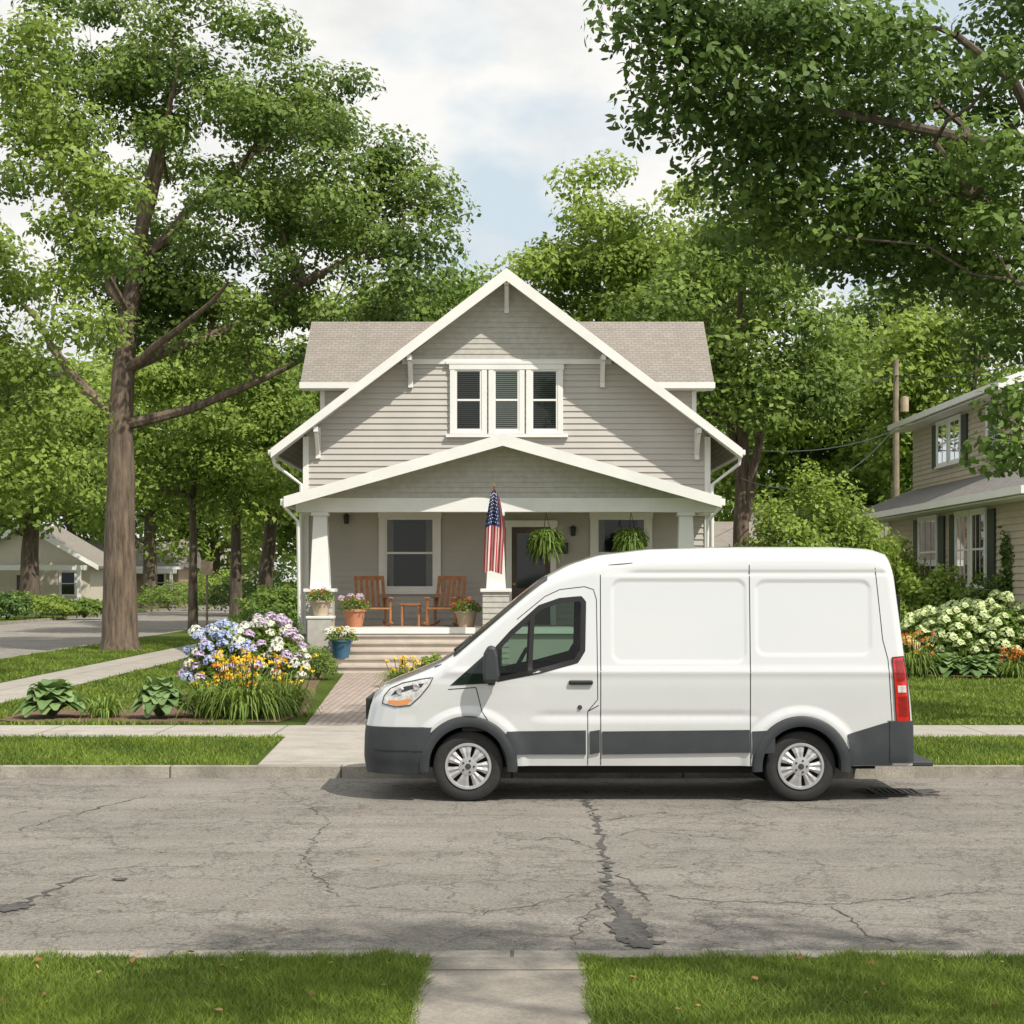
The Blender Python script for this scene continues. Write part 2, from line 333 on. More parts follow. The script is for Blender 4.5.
sl=bpy.data.lights.new('sun','SUN'); sl.energy=4.8; sl.angle=math.radians(.6); sl.color=(1,.94,.835)
so=bpy.data.objects.new('sun',sl); COL.objects.link(so); so.location=(20,-20,40); so.rotation_euler=Vector(-Vector(Sd)).to_track_quat('-Z','Y').to_euler()
cam=bpy.data.cameras.new('camera'); cam.lens=36*F/1024; cam.sensor_width=36; cam.shift_y=68/1024; cam.clip_end=3000; cam.clip_start=.1
co_=bpy.data.objects.new('camera',cam); COL.objects.link(co_); co_.location=(0,0,H); co_.rotation_euler=(math.pi/2,0,0); S.camera=co_
# ---------------------------------------------------------------- ground
LZ=.12
struct('ground',MB().add([(-2500,-500,-.03),(2500,-500,-.03),(2500,2500,-.03),(-2500,2500,-.03)],[(0,1,2,3)]),M['lawn'])
def sheet(pts,z): return MB().add([(p[0],p[1],z) for p in pts],[tuple(range(len(pts)))])
struct('road',sheet([(-150,9.8),(150,9.8),(150,19.45),(-150,19.45)],0),M['asphalt'])
struct('side_street',sheet([(-25,19.45),(-13.6,19.45),(-13.6,300),(-25,300)],0),M['asphalt'])
struct('near_lawn',MB().box(-150,150,-60,9.62,-.02,LZ),M['lawn'])
struct('front_lawn',MB().box(-13.45,150,19.62,400,-.02,LZ),M['lawn'])
struct('far_lawn',MB().box(-150,-25.15,19.62,400,-.02,LZ),M['lawn'])
struct('kerb',MB().box(-13.6,150,19.45,19.62,-.02,LZ+.006),M['concrete'])
struct('near_kerb',MB().box(-150,150,9.62,9.8,-.02,LZ+.006),M['concrete'])
struct('side_kerb',MB().box(-13.6,-13.45,19.62,300,-.02,LZ+.012).box(-25.15,-25,19.62,300,-.02,LZ+.012),M['concrete'])
struct('sidewalk',sheet([(-13.45,23.1),(120,23.1),(120,25.0),(-8.6,25.0),(-13.45,25.0)],LZ+.006),M['walk'])
struct('side_sidewalk',sheet([(-10.3,25.0),(-8.6,25.0),(-8.6,300),(-10.3,300)],LZ+.006),M['walk'])
struct('far_sidewalk',sheet([(-30.3,20),(-28.6,20),(-28.6,300),(-30.3,300)],LZ+.006),M['walk'])
struct('concrete_path',sheet([(-2.85,19.62),(-1.55,19.62),(-1.6,23.1),(-3.0,23.1)],LZ+.008),M['walk'])
o=struct('near_path',sheet([(-.48+3,-8),(.39+3,-8),(.39+3,9.62),(-.48+3,9.62)],LZ+.008),M['walk_old']); o.location=(-3,-.0,0)
struct('brick_path',sheet([(-2.95,25.0),(-1.45,25.0),(-1.2,39.3),(-3.75,39.3)],LZ+.010),M['brick'])
struct('flower_bed',MB().add([(p[0],p[1],LZ+.01) for p in [(-7.9,26.2),(-7.2,25.5),(-5,25.35),(-3.4,25.5),(-3.2,27),(-3.5,31),(-3.8,34),(-4.1,38),(-5.6,38.5),(-6,34),(-6.2,30),(-7.6,27.6)]],[tuple(range(12))]),M['mulch'])
struct('garden_bed',MB().add([(p[0],p[1],LZ+.01) for p in [(8.2,37.6),(8.7,36.8),(11,36.5),(14,36.6),(14,48),(9,48)]],[tuple(range(6))]),M['mulch'])
def crack(pts,wd,seed):
    rng=np.random.default_rng(seed); P=[]
    for i in range(len(pts)-1):
        a=np.array(pts[i]);b_=np.array(pts[i+1]); n=max(3,int(np.linalg.norm(b_-a)/.06))
        for k in range(n): P.append(a+(b_-a)*k/n+rng.normal(size=2)*.026)
    P=np.array(P); L=[];R=[]
    for i,p in enumerate(P):
        d=nrm(P[min(i+1,len(P)-1)]-P[max(i-1,0)]+1e-6); nn=np.array([-d[1],d[0]]); ww=wd*rng.uniform(.2,1.5)*(.25+min(1,min(i,len(P)-1-i)/5))
        L.append(p+nn*ww); R.append(p-nn*ww)
    v=[(q[0],q[1],.004) for q in L+R]; n=len(P)
    return MB().add(v,[(i,i+1,n+i+1,n+i) for i in range(n-1)])
def G(px,py): d=F*H/(py-580); return (X(px,d),d)
cm=MB()
for pts,wd in [([G(583,798),G(597,822),G(604,850),G(606,890),G(640,945)],.020),([G(604,850),G(560,838),G(505,842)],.007),([G(597,822),G(660,812),G(700,818)],.006),([G(0,912),G(40,895),G(95,872)],.016),([G(95,872),G(140,866),G(230,868)],.006),
  ([G(0,835),G(60,818),G(150,795)],.007),([G(606,890),G(700,900),G(830,905),G(1000,890)],.005),([G(606,890),G(480,915),G(350,905)],.005),([G(830,905),G(870,935),G(900,948)],.006),([G(640,870),G(720,862),G(860,866)],.004),([G(600,840),G(640,830),G(760,842)],.005),([G(610,900),G(585,915),G(570,948)],.006),([G(280,790),G(330,820),G(300,860),G(340,900)],.004),([G(606,870),G(635,885),G(650,905)],.008)]:
    c_=crack(pts,wd,int(wd*1000)+len(pts)+int(abs(pts[0][0])*10)); cm.add(c_.v,c_.f)
struct('road_crack',cm,M['tar'])
def blob(cx,cy,rx,ry,seed,n=60):
    rng=np.random.default_rng(seed); ph=rng.uniform(0,6,5); P=[]
    for k in range(n):
        a=2*math.pi*k/n; r=1+.2*math.sin(3*a+ph[0])+.15*math.sin(5*a+ph[1])+.12*math.sin(11*a+ph[2])+rng.normal()*.08; P.append((cx+rx*r*math.cos(a),cy+ry*r*math.sin(a)))
    return P
pm=MB()
for (px,py,rx,ry,sd) in [(628,927,.12,.45,1),(612,902,.06,.25,2),(642,944,.12,.12,3),(10,908,.14,.12,4),(120,880,.05,.06,5)]:
    g_=G(px,py); pm.add([(p[0],p[1],.0065+.0003*sd) for p in blob(g_[0],g_[1],rx,ry,sd)],[tuple(range(60))])
struct('road_patch',pm,M['tar'])
struct('gutter_dirt',MB().add([(p[0],p[1],.0095) for p in blob(-.05,9.98,.95,.20,9)],[tuple(range(60))]),M['dirt'])
struct('storm_drain_surround',MB().add([(p[0],p[1],.008) for p in blob(3.95,18.12,.42,.36,12)],[tuple(range(60))]),M['tar'])
dg=thing('drain_grate','dark iron drain grate in the road under the rear of the van','drain grate',(3.95,18.1,.0))
g_=MB().box(-.24,.24,-.22,-.2,.009,.02).box(-.24,.24,.2,.22,.009,.02).box(-.24,-.215,-.2,.2,.009,.02).box(.215,.24,-.2,.2,.009,.02); g_.build('frame',M['iron'],dg,world=False)
for k in range(7): MB().box(-.2+k*.06,-.175+k*.06,-.199,.199,.009,.018).build('bar',M['iron'],dg,world=False)
rn=np.random.default_rng(4)
def edge_strip(name,y0,sgn,z):
    e=[]
    for x in np.linspace(-8,8,320): e.append((x,y0+sgn*(.07+.07*rn.random()+.04*math.sin(x*3)+.04*math.sin(x*11))))
    struct(name,MB().add([(p[0],y0,z) for p in e]+[(p[0],p[1],z) for p in e],[(i,i+1,320+i+1,320+i) for i in range(319)]),M['dirt'])
edge_strip('gutter_edge',9.802,1,.0065)
def grass(name,regions,label,mt='grass',hgt=.06,wd=.007,seed=3,mask=None,lean=.6,tb=.5):
    rng=np.random.default_rng(seed); Q=[]
    for (x0,x1,y0,y1,n) in regions:
        q=np.stack([rng.uniform(x0,x1,n),rng.uniform(y0,y1,n)],1)
        if mask is not None: q=q[mask(q[:,0],q[:,1])]
        Q.append(q)
    Q=np.vstack(Q); n=len(Q); a=rng.uniform(0,6.28,n); h=hgt*rng.uniform(.5,1.3,n)*(1+.35*np.sin(2.3*Q[:,0])*np.sin(3.1*Q[:,1]+1)); l=rng.normal(size=(n,2))*lean
    b0=np.stack([Q[:,0]-wd*np.cos(a),Q[:,1]-wd*np.sin(a),np.full(n,LZ-.005)],1); b1=np.stack([Q[:,0]+wd*np.cos(a),Q[:,1]+wd*np.sin(a),np.full(n,LZ-.005)],1)
    tp=np.stack([Q[:,0]+l[:,0]*h,Q[:,1]+l[:,1]*h,LZ+h],1)
    patch=.18*np.sin(1.3*Q[:,0]+.7)*np.cos(1.9*Q[:,1])+.14*np.sin(4.1*Q[:,0]+2*Q[:,1])
    o=rawmesh(name,np.stack([b0,b1,tp],1),tb+patch+rng.normal(size=n)*.22,M[mt],None); o['kind']='stuff'
    tag(o,label,'grass'); return o
def nmask(x,y): return (y<9.63+.035*np.sin(x*7)+.04*np.sin(x*17+1)+.03*np.sin(x*41))
grass('near_grass',[(-4.4,-.45,7.8,9.74,68000),(.37,4.4,7.8,9.74,68000)],'close mown grass blades in the foreground verge',hgt=.044,wd=.0042,mask=nmask,lean=.8)
grass('verge_grass',[(-8,8,19.58,23.14,62000)],'mown grass of the strip between kerb and sidewalk',hgt=.05,wd=.009,seed=5,mask=lambda x,y:((x<-2.98)|(x>-1.57))&(y>19.62+.04*np.sin(x*3)+.04*np.sin(x*13)))
def lm(x,y):
    bedL=(x>-7.6)&(x<-3.3)&(y<38)&(y>25.45)&~((x<-6.1)&(y>27.9)); path=(x>-3.85)&(x<-1.1); return ~bedL&~path&~((x>8.4)&(y>37.1))
grass('lawn_grass',[(-8.55,9,25.05,30,40000),(-8.55,12,30,40,45000),(-13.4,-10.4,30,60,20000),(-8.55,-5,38,60,12000)],'short grass of the lawns around the grey house',hgt=.06,wd=.017,seed=6,mask=lm)
rng=np.random.default_rng(77); n=70
P=np.stack([rng.uniform(-3,3,n),rng.uniform(8.2,9.6,n),np.full(n,LZ+.045)],1); P=P[(P[:,0]<-.5)|(P[:,0]>.45)]
P2=np.stack([rng.uniform(-6,6,60),rng.uniform(9.85,10.3,60),np.full(60,.014)],1); P3=np.stack([rng.uniform(-6,6,40),rng.uniform(10.5,19,40),np.full(40,.014)],1); P=np.vstack([P,P2,P3])
o=leafobj('fallen_leaves',P,rng.uniform(.02,.06,len(P)),rng.uniform(0,1,len(P)),M['dead_leaf'],None,T_LEAF,bias=(0,0,3)); tag(o,'scattered dry brown leaves on the grass verge and road','leaves',kind='stuff')
# ---------------------------------------------------------------- wall helpers
def siding(name,mt,parent,o,u,n,z0,z1,lf,rf,step=.15,proud=.03):
    mb=MB(); z=z0
    while z<z1-1e-4:
        zz=min(z+step,z1); l0,r0,l1,r1=lf(z),rf(z),lf(zz),rf(zz)
        if r0-l0>.02:
            if r1<l1: l1=r1=(l1+r1)/2
            P=lambda s,off,q:(o[0]+u[0]*s+n[0]*off,o[1]+u[1]*s+n[1]*off,q)
            mb.add([P(l0,proud,z),P(r0,proud,z),P(r1,.003,zz),P(l1,.003,zz),P(l0,-.02,z),P(r0,-.02,z)],[(0,1,2,3),(4,5,1,0)])
        z=zz
    return mb.build(name,mt,parent)
def window(parent,o,u,n,s0,s1,z0,z1,trim=.11,base=0.,blind='blind',muntin=0,rail=True,name='window',sill=True):
    f=MB(); D=base
    f.obox(o,u,n,s0,s0+trim,D,D+.075,z0,z1); f.obox(o,u,n,s1-trim,s1,D,D+.075,z0,z1)
    f.obox(o,u,n,s0-.02,s1+.02,D,D+.085,z1,z1+trim); f.obox(o,u,n,s0+trim,s1-trim,D,D+.073,z0,z0+trim*.6)
    a,b_,c,d=s0+trim,s1-trim,z0+trim*.6,z1; q=.045
    f.obox(o,u,n,a,a+q,D+.03,D+.058,c,d); f.obox(o,u,n,b_-q,b_,D+.03,D+.058,c,d); f.obox(o,u,n,a+q,b_-q,D+.03,D+.058,d-q,d); f.obox(o,u,n,a+q,b_-q,D+.03,D+.058,c,c+q)
    if rail: f.obox(o,u,n,a+q,b_-q,D+.03,D+.064,(c+d)/2-.025,(c+d)/2+.025)
    for k in range(muntin):
        s=a+(b_-a)*(k+1)/(muntin+1); f.obox(o,u,n,s-.012,s+.012,D+.051,D+.062,c+q,d-q)
    fr=f.build(name,M['white'],parent,bevel=.005)
    def quad(nm,off,mt,z_0=c+q,z_1=d-q):
        P=lambda s,zz:(o[0]+u[0]*s+n[0]*(D+off),o[1]+u[1]*s+n[1]*(D+off),zz)
        return MB().add([P(a+q,z_0),P(b_-q,z_0),P(b_-q,z_1),P(a+q,z_1)],[(0,1,2,3)]).build(nm,mt,fr)
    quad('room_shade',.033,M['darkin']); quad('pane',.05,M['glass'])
    if blind:
        bm_=MB(); z=c+q+.02; zend=d-q
        if blind=='blind':
            while z<zend:
                bm_.obox(o,u,n,a+q,b_-q,D+.036,D+.043,z,z+.026); z+=.05
            bm_.build('blind',M['blind'],fr)
        else:
            w_=(b_-a)*.13; bm_.obox(o,u,n,a+q,a+q+w_,D+.036,D+.042,c+q,zend).build('curtain',M['curtain'],fr)
            MB().obox(o,u,n,b_-q-w_,b_-q,D+.036,D+.042,c+q,zend).build('curtain',M['curtain'],fr)
    if sill: MB().obox(o,u,n,s0-.04,s1+.04,D,D+.12,z0-.05,z0-.002).build('sill',M['white'],fr)
    return fr
# ---------------------------------------------------------------- main house
U=(1,0);NF=(0,-1); cx=-.13; FY=43.0
house=thing('house','greige two-storey bungalow with front porch and white triple window in its gable','house',(cx,46,LZ))
SL=.766; PKZ=9.72
def rz_(x): return PKZ-.165-SL*abs(x-cx)
hwid=4.93
lf=lambda z: cx-min(hwid,max(0,(PKZ-.165-z)/SL)); rf=lambda z: cx+min(hwid,max(0,(PKZ-.165-z)/SL))
MB().prism([(cx-hwid,FY+.02,LZ),(cx+hwid,FY+.02,LZ),(cx+hwid,FY+.02,PKZ-.14-SL*hwid),(cx,FY+.02,PKZ-.14),(cx-hwid,FY+.02,PKZ-.14-SL*hwid)],(0,11,0)).build('wall',M['siding'],house)
siding('front_siding',M['siding'],house,(0,FY),U,NF,1.1,7.52,lf,rf)
siding('gable_shingles',M['shingle_wall'],house,(0,FY-.03),U,NF,7.62,PKZ-.165,lf,rf,step=.13,proud=.02)
MB().box(lf(7.57)+.02,rf(7.57)-.02,FY-.07,FY+.01,7.50,7.62).build('gable_trim',M['white'],house)
for s in (-1,1): MB().box(cx+s*hwid-.07,cx+s*hwid+.07,FY-.055,FY+.06,.9,rz_(cx+hwid)-.06).build('corner_board',M['white'],house)
siding('side_siding',M['siding'],house,(cx-hwid,FY),(0,1),(-1,0),.8,rz_(cx+hwid)-.02,lambda z:.06,lambda z:11)
siding('side_siding',M['siding'],house,(cx+hwid,FY),(0,1),(1,0),.8,rz_(cx+hwid)-.02,lambda z:.06,lambda z:11)
ov=5.66
for s in (-1,1):
    a=(cx,PKZ); e=(cx+s*ov,PKZ-SL*ov)
    MB().prism([(a[0],42.35,a[1]),(e[0],42.35,e[1]),(e[0],42.35,e[1]-.12),(a[0],42.35,a[1]-.12)],(0,12.2,0)).build('roof',M['roof_y'],house)
    MB().prism([(a[0],42.27,a[1]+.02),(e[0]+s*.04,42.27,e[1]-.01),(e[0]+s*.04,42.27,e[1]-.23),(a[0],42.27,a[1]-.29)],(0,.075,0)).build('rake_board',M['white'],house)
    MB().prism([(a[0]+s*.02,42.36,a[1]-.13),(e[0],42.36,e[1]-.13),(e[0],42.36,e[1]-.16),(a[0]+s*.02,42.36,a[1]-.16)],(0,.64,0)).build('soffit',M['white'],house)
    MB().box(min(e[0],e[0]+s*.13),max(e[0],e[0]+s*.13),42.4,54.4,e[1]-.16,e[1]-.03).build('gutter',M['white'],house,bevel=.02)
    xx=cx+s*(hwid+.1); MB().tube([(e[0]+s*.05,42.75,e[1]-.15),(e[0]+s*.02,42.75,e[1]-.35),(xx,42.85,e[1]-.85),(xx,42.85,.5)],.045,8).build('downspout',M['white'],house)
def bracket(x,zt_,ytop=42.38):
    MB().box(x-.06,x+.06,FY-.1,FY-.03,zt_-.75,zt_).box(x-.055,x+.055,ytop-.02,FY-.1,zt_-.14,zt_-.01).prism([(x-.045,ytop+.06,zt_-.15),(x-.045,ytop+.18,zt_-.15),(x-.045,FY-.10,zt_-.52),(x-.045,FY-.10,zt_-.64)],(.09,0,0)).build('bracket',M['white'],house,bevel=.006)
bracket(cx,rz_(cx)-.06)
for px in (410,603,317,698):
    x=X(px,42.7); bracket(x,rz_(x)-.08)
wy0,wy1,wz,rz2=46.3,51.5,7.42,9.42; yr=48.9
MB().box(-5.07,4.85,wy0+.45,wy1-.45,5.0,wz).build('dormer_wall',M['siding'],house)
siding('dormer_siding',M['siding'],house,(0,wy0+.45),U,NF,5.3,wz,lambda z:-5.07,lambda z:4.85)
for x in (-5.07,4.85): MB().prism([(x-.02,wy0+.45,wz),(x-.02,wy1-.45,wz),(x-.02,yr,rz2-.12)],(.04,0,0)).build('dormer_gable',M['siding'],house)
for ya in (wy0,wy1): MB().prism([(-5.6,ya,wz),(-5.6,yr,rz2),(-5.6,yr,rz2-.12),(-5.6,ya,wz-.12)],(10.95,0,0)).build('dormer_roof',M['roof_x'],house)
MB().box(-5.62,5.37,wy0-.06,wy0-.003,wz-.15,wz+.01).build('dormer_fascia',M['white'],house)
MB().box(-5.6,5.35,wy0,wy0+.44,wz-.17,wz-.13).build('dormer_soffit',M['white'],house)
MB().box(-5.12,-5.0,wy0+.4,wy0+.5,5.2,wz-.18).build('dormer_corner_board',M['white'],house); MB().box(4.8,4.92,wy0+.4,wy0+.5,5.2,wz-.18).build('dormer_corner_board',M['white'],house)
for a,b_ in ((450,487),(488.5,524.5),(526,563)):
    window(house,(0,FY-.026),U,NF,X(a,FY),X(b_,FY),Z(434,FY),Z(370,FY),trim=.13,sill=False)
MB().box(X(446,FY),X(568,FY),FY-.13,FY-.0265,Z(437.5,FY),Z(434.3,FY)).build('window_sill',M['white'],house)
MB().box(X(446,FY),X(568,FY),FY-.12,FY-.0265,Z(370,FY)+.135,Z(362.5,FY)+.02).build('window_head',M['white'],house)
PY=40.45; FZ=1.1
MB().box(-5.0,4.75,PY+.03,FY-.03,FZ-.12,FZ).build('porch_floor',M['porch_floor'],house)
MB().box(-5.03,4.78,PY,PY+.028,FZ-.14,FZ+.005).build('porch_floor_edge',M['white'],house)
MB().box(-4.95,4.7,PY+.08,PY+.2,LZ,FZ-.14).build('porch_skirt',M['siding'],house)
MB().box(-4.95,4.7,PY+.2,FY-.05,3.93,3.98).build('porch_ceiling',M['ceil'],house)
MB().box(-5.0,4.72,PY-.02,PY+.24,3.77,4.10).build('porch_beam',M['white'],house,bevel=.01)
for s,xa in ((-1,-5.0),(1,4.48)): MB().box(xa,xa+.24,PY+.24,FY-.06,3.77,4.10).build('porch_beam',M['white'],house)
pcx=-.21; pap=5.50; ps=.285; phw=4.95; py0=39.85
pl=lambda z: pcx-min(4.7,max(0,(pap-.155-z)/ps)); pr=lambda z: pcx+min(4.7,max(0,(pap-.155-z)/ps))
siding('porch_gable_shingles',M['shingle_wall'],house,(0,PY+.03),U,NF,4.105,pap-.155,pl,pr,step=.12,proud=.02)
for s in (-1,1):
    a=(pcx,pap); e=(pcx+s*phw,pap-ps*phw)
    MB().prism([(a[0],py0,a[1]),(e[0],py0,e[1]),(e[0],py0,e[1]-.1),(a[0],py0,a[1]-.1)],(0,FY-.03-py0,0)).build('porch_roof',M['roof_y'],house)
    MB().prism([(a[0],py0-.07,a[1]+.025),(e[0]+s*.03,py0-.07,e[1]+.01),(e[0]+s*.03,py0-.07,e[1]-.24),(a[0],py0-.07,a[1]-.245)],(0,.068,0)).build('porch_rake_board',M['white'],house)
    MB().prism([(a[0],py0+.003,a[1]-.11),(e[0],py0+.003,e[1]-.11),(e[0],py0+.003,e[1]-.15),(a[0],py0+.003,a[1]-.15)],(0,.62,0)).build('porch_soffit',M['white'],house)
    MB().box(min(e[0],e[0]+s*.12),max(e[0],e[0]+s*.12),py0,FY-.1,e[1]-.2,e[1]-.04).build('porch_gutter',M['white'],house,bevel=.02)
    MB().tube([(e[0]+s*.05,py0+.1,e[1]-.2),(e[0]-s*.25,py0+.3,e[1]-.55),(e[0]-s*.25,PY+.05,LZ+.05)],.04,8).build('downspout',M['white'],house)
colx=[X(320,PY),X(496,PY),X(686,PY)]
for x in colx:
    pier=MB().box(x-.30,x+.30,PY-.18,PY+.42,LZ,1.92).build('porch_pier',M['shingle_wall'],house)
    siding('pier_shingles',M['shingle_wall'],pier,(0,PY-.18),U,NF,LZ+.02,1.9,lambda z:x-.305,lambda z:x+.305,step=.13,proud=.018)
    MB().box(x-.36,x+.36,PY-.24,PY+.48,1.922,2.0).build('cap',M['white'],pier,bevel=.01)
    c_=MB(); yb=PY+.12; a,b_=.225,.155
    c_.add([(x-a,yb-a,2.0),(x+a,yb-a,2.0),(x+a,yb+a,2.0),(x-a,yb+a,2.0),(x-b_,yb-b_,3.68),(x+b_,yb-b_,3.68),(x+b_,yb+b_,3.68),(x-b_,yb+b_,3.68)],[(0,3,2,1),(4,5,6,7),(0,1,5,4),(1,2,6,5),(2,3,7,6),(3,0,4,7)])
    c_.build('porch_column',M['white'],house,bevel=.01)
    MB().box(x-.2,x+.2,yb-.2,yb+.2,3.682,3.768).build('column_capital',M['white'],house,bevel=.008)
sx0,sx1=colx[0]+.34,colx[1]-.34
nst=5; rise=(FZ-LZ)/(nst+1)
for k in range(nst):
    zt_=FZ-rise*(k+1); y1=PY-.02-.29*k
    st_=MB().box(sx0,sx1,y1-.29,y1-.003,LZ,zt_-.045).build('step',M['step'],house)
    MB().box(sx0-.02,sx1+.02,y1-.33,y1-.003,zt_-.043,zt_).build('tread',M['porch_floor'],st_,bevel=.008)
window(house,(0,FY-.03),U,NF,X(379,FY),X(441,FY),Z(592,FY),Z(518,FY),trim=.16,blind='curtain')
window(house,(0,FY-.03),U,NF,X(590,FY),X(652,FY),Z(592,FY),Z(518,FY),trim=.16,blind='curtain')
dx0,dx1=X(506,FY),X(556,FY); o=(0,FY-.03)
MB().obox(o,U,NF,dx0,dx0+.14,0,.08,FZ,3.5).obox(o,U,NF,dx1-.14,dx1,0,.08,FZ,3.5).obox(o,U,NF,dx0-.03,dx1+.03,0,.09,3.5,3.66).build('door_frame',M['white'],house)
dr=MB().obox(o,U,NF,dx0+.142,dx1-.142,.0,.045,FZ+.03,3.498).build('door',M['door'],house)
MB().obox(o,U,NF,dx0+.27,dx1-.27,.048,.052,2.0,3.35).build('pane',M['vglass'],dr)
MB().obox(o,U,NF,dx0+.25,dx1-.25,.0455,.06,1.25,1.85).build('door_panel',M['door'],dr,bevel=.01)
MB().lathe([(.0,0),(.03,0),(.035,-.04),(.0,-.06)],(dx0+.2,FY-.08,2.1),12,'y').build('handle',M['brass'],dr)
for px,py in ((347,519),(573,531)):
    l=thing('wall_lamp','small black lantern on the siding '+('left of the porch window' if px<400 else 'right of the front door'),'lamp',(X(px,FY),FY-.03,Z(py,FY)))
    MB().box(-.05,.05,-.03,0,-.08,.08).build('backplate',M['iron'],l,world=False)
    MB().lathe([(.0,.14),(.09,.08),(.07,.07),(.055,-.12),(.0,-.13)],(0,-.12,0),8).build('lantern',M['iron'],l,world=False)
    MB().tube([(0,-.02,.05),(0,-.08,.13),(0,-.12,.13)],.01,6).build('arm',M['iron'],l,world=False)
mbx=thing('mailbox','black mailbox on the porch wall beside the front door','mailbox',(X(563,FY),FY-.03,Z(548,FY)))
MB().box(-.12,.12,-.1,0,-.14,.1).build('box',M['iron'],mbx,world=False,bevel=.01); MB().box(-.13,.13,-.12,0,.101,.125).build('lid',M['iron'],mbx,world=False,bevel=.005)
# ---------------------------------------------------------------- rocking chairs
def chair(x,y,rz,label):
    r=thing('rocking_chair',label,'chair',(x,y,FZ),rz,'wooden rocking chairs on the porch'); w_=.36
    MB().box(-w_,w_,-.3,.25,.40,.44).build('seat',M['wood'],r,world=False,bevel=.01)
    bk=MB()
    for k in range(6):
        xx=-w_+.03+k*(2*w_-.06)/5; bk.prism([(xx-.04,.22,.46),(xx+.04,.22,.46),(xx+.04,.42,1.17),(xx-.04,.42,1.17)],(0,.02,0))
    bk.box(-w_,w_,.405,.425,1.1,1.2).build('backrest',M['wood'],r,world=False,bevel=.005)
    for s in (-1,1):
        MB().box(s*w_-.025,s*w_+.025,-.29,-.24,.06,.66).build('leg',M['wood'],r,world=False); MB().box(s*w_-.025,s*w_+.025,.2,.25,.06,.66).build('leg',M['wood'],r,world=False)
        MB().box(s*w_-.06,s*w_+.06,-.36,.3,.662,.69).build('armrest',M['wood'],r,world=False,bevel=.008)
        MB().tube([(s*w_,-.45,.09),(s*w_,-.25,.04),(s*w_,0,.022),(s*w_,.25,.04),(s*w_,.5,.11)],.024,6).build('rocker',M['wood'],r,world=False)
    return r
chair(X(374,42),41.7,.3,'brown wooden rocking chair left of the porch window'); chair(X(446,42),41.7,-.35,'brown wooden rocking chair right of the small table')
tb=thing('side_table','low wooden side table between the two rocking chairs','table',(X(411,41.9),41.9,FZ))
MB().box(-.25,.25,-.22,.22,.5,.54).build('tabletop',M['wood'],tb,world=False,bevel=.01)
for a in (-1,1):
    for b_ in (-1,1): MB().box(a*.2-.025,a*.2+.025,b_*.17-.025,b_*.17+.025,0,.5).build('leg',M['wood'],tb,world=False)
def strips(specs,name,mt,parent,seg=5,fold=.0,extra=None,blunt=.8):
    V=[];T=[]
    for (b0,az,L,wd,rise,droop,ti) in specs:
        d=np.array([math.cos(az),math.sin(az),0]); sd=np.array([-math.sin(az),math.cos(az),0]); P=[]
        for k in range(seg+1):
            f=k/seg; p=np.array(b0)+d*L*f*.85+np.array([0,0,rise*math.sin(min(f*1.7,math.pi/2))-droop*f*f]); ww=wd*(math.sin(math.pi*(f*.86+.1))**blunt)
            if fold: 
                P.append((p-sd*ww+np.array([0,0,fold*ww]),p,p+sd*ww+np.array([0,0,fold*ww])))
            else: P.append((p-sd*ww,p+sd*ww))
        for k in range(seg):
            if fold: V.append([P[k][0],P[k][1],P[k+1][1],P[k+1][0]]); V.append([P[k][1],P[k][2],P[k+1][2],P[k+1][1]]); T+=[ti,ti+.04]
            else: V.append([P[k][0],P[k][1],P[k+1][1],P[k+1][0]]); T.append(ti)
    V=np.array(V); T=np.array(T)
    if extra is not None: V=np.concatenate([V,extra[0]]); T=np.concatenate([T,extra[1]])
    return rawmesh(name,V,T,mt,parent)
def leafquads(P,size,rng):
    n=len(P); nn=rng.normal(size=(n,3))+np.array([0,-.5,.5]); nn/=np.linalg.norm(nn,axis=1,keepdims=True); r=rng.normal(size=(n,3)); tt=r-nn*np.sum(r*nn,1,keepdims=True); tt/=np.linalg.norm(tt,axis=1,keepdims=True); bb=np.cross(nn,tt)
    return P[:,None,:]+(tt[:,None,:]*T_DIA[None,:,0:1]+bb[:,None,:]*T_DIA[None,:,1:2]+nn[:,None,:]*T_DIA[None,:,2:3])*size
for px in (546,631):
    y=40.7; x=X(px,y); zc=Z(545,y); r=thing('hanging_fern','bushy green fern hanging '+('in front of the front door' if px<600 else 'in front of the right porch window'),'fern',(x,y,zc),group='ferns hanging from the porch ceiling')
    MB().lathe([(.0,-.18),(.12,-.17),(.2,0),(.19,.02),(.0,.0)],(x,y,zc),16).build('basket',M['basket'],r)
    c_=MB()
    for k in range(3): a=k*2.1; c_.tube([(x+.19*math.cos(a),y+.19*math.sin(a),zc),(x,y,zc+.75)],.006,4)
    c_.tube([(x,y,zc+.75),(x,y,3.93)],.006,4); c_.build('chain',M['iron'],r)
    rn=np.random.default_rng(px); sp=[((x,y,zc+.04),rn.uniform(0,6.28),rn.uniform(.25,.62),rn.uniform(.014,.026),rn.uniform(.1,.52),rn.uniform(.15,.65),rn.uniform(.1,.9)) for _ in range(420)]
    g=rn.normal(size=(1100,3)); g/=np.linalg.norm(g,axis=1,keepdims=True); g*=rn.uniform(.3,1,1100)[:,None]**.5; P=np.array([x,y,zc+.10])+g*np.array([.43,.38,.30])
    strips(sp,'fronds',M['leaf_mid'],r,extra=(leafquads(P,.07,rn),rn.uniform(.2,1,1100)))
BL={}
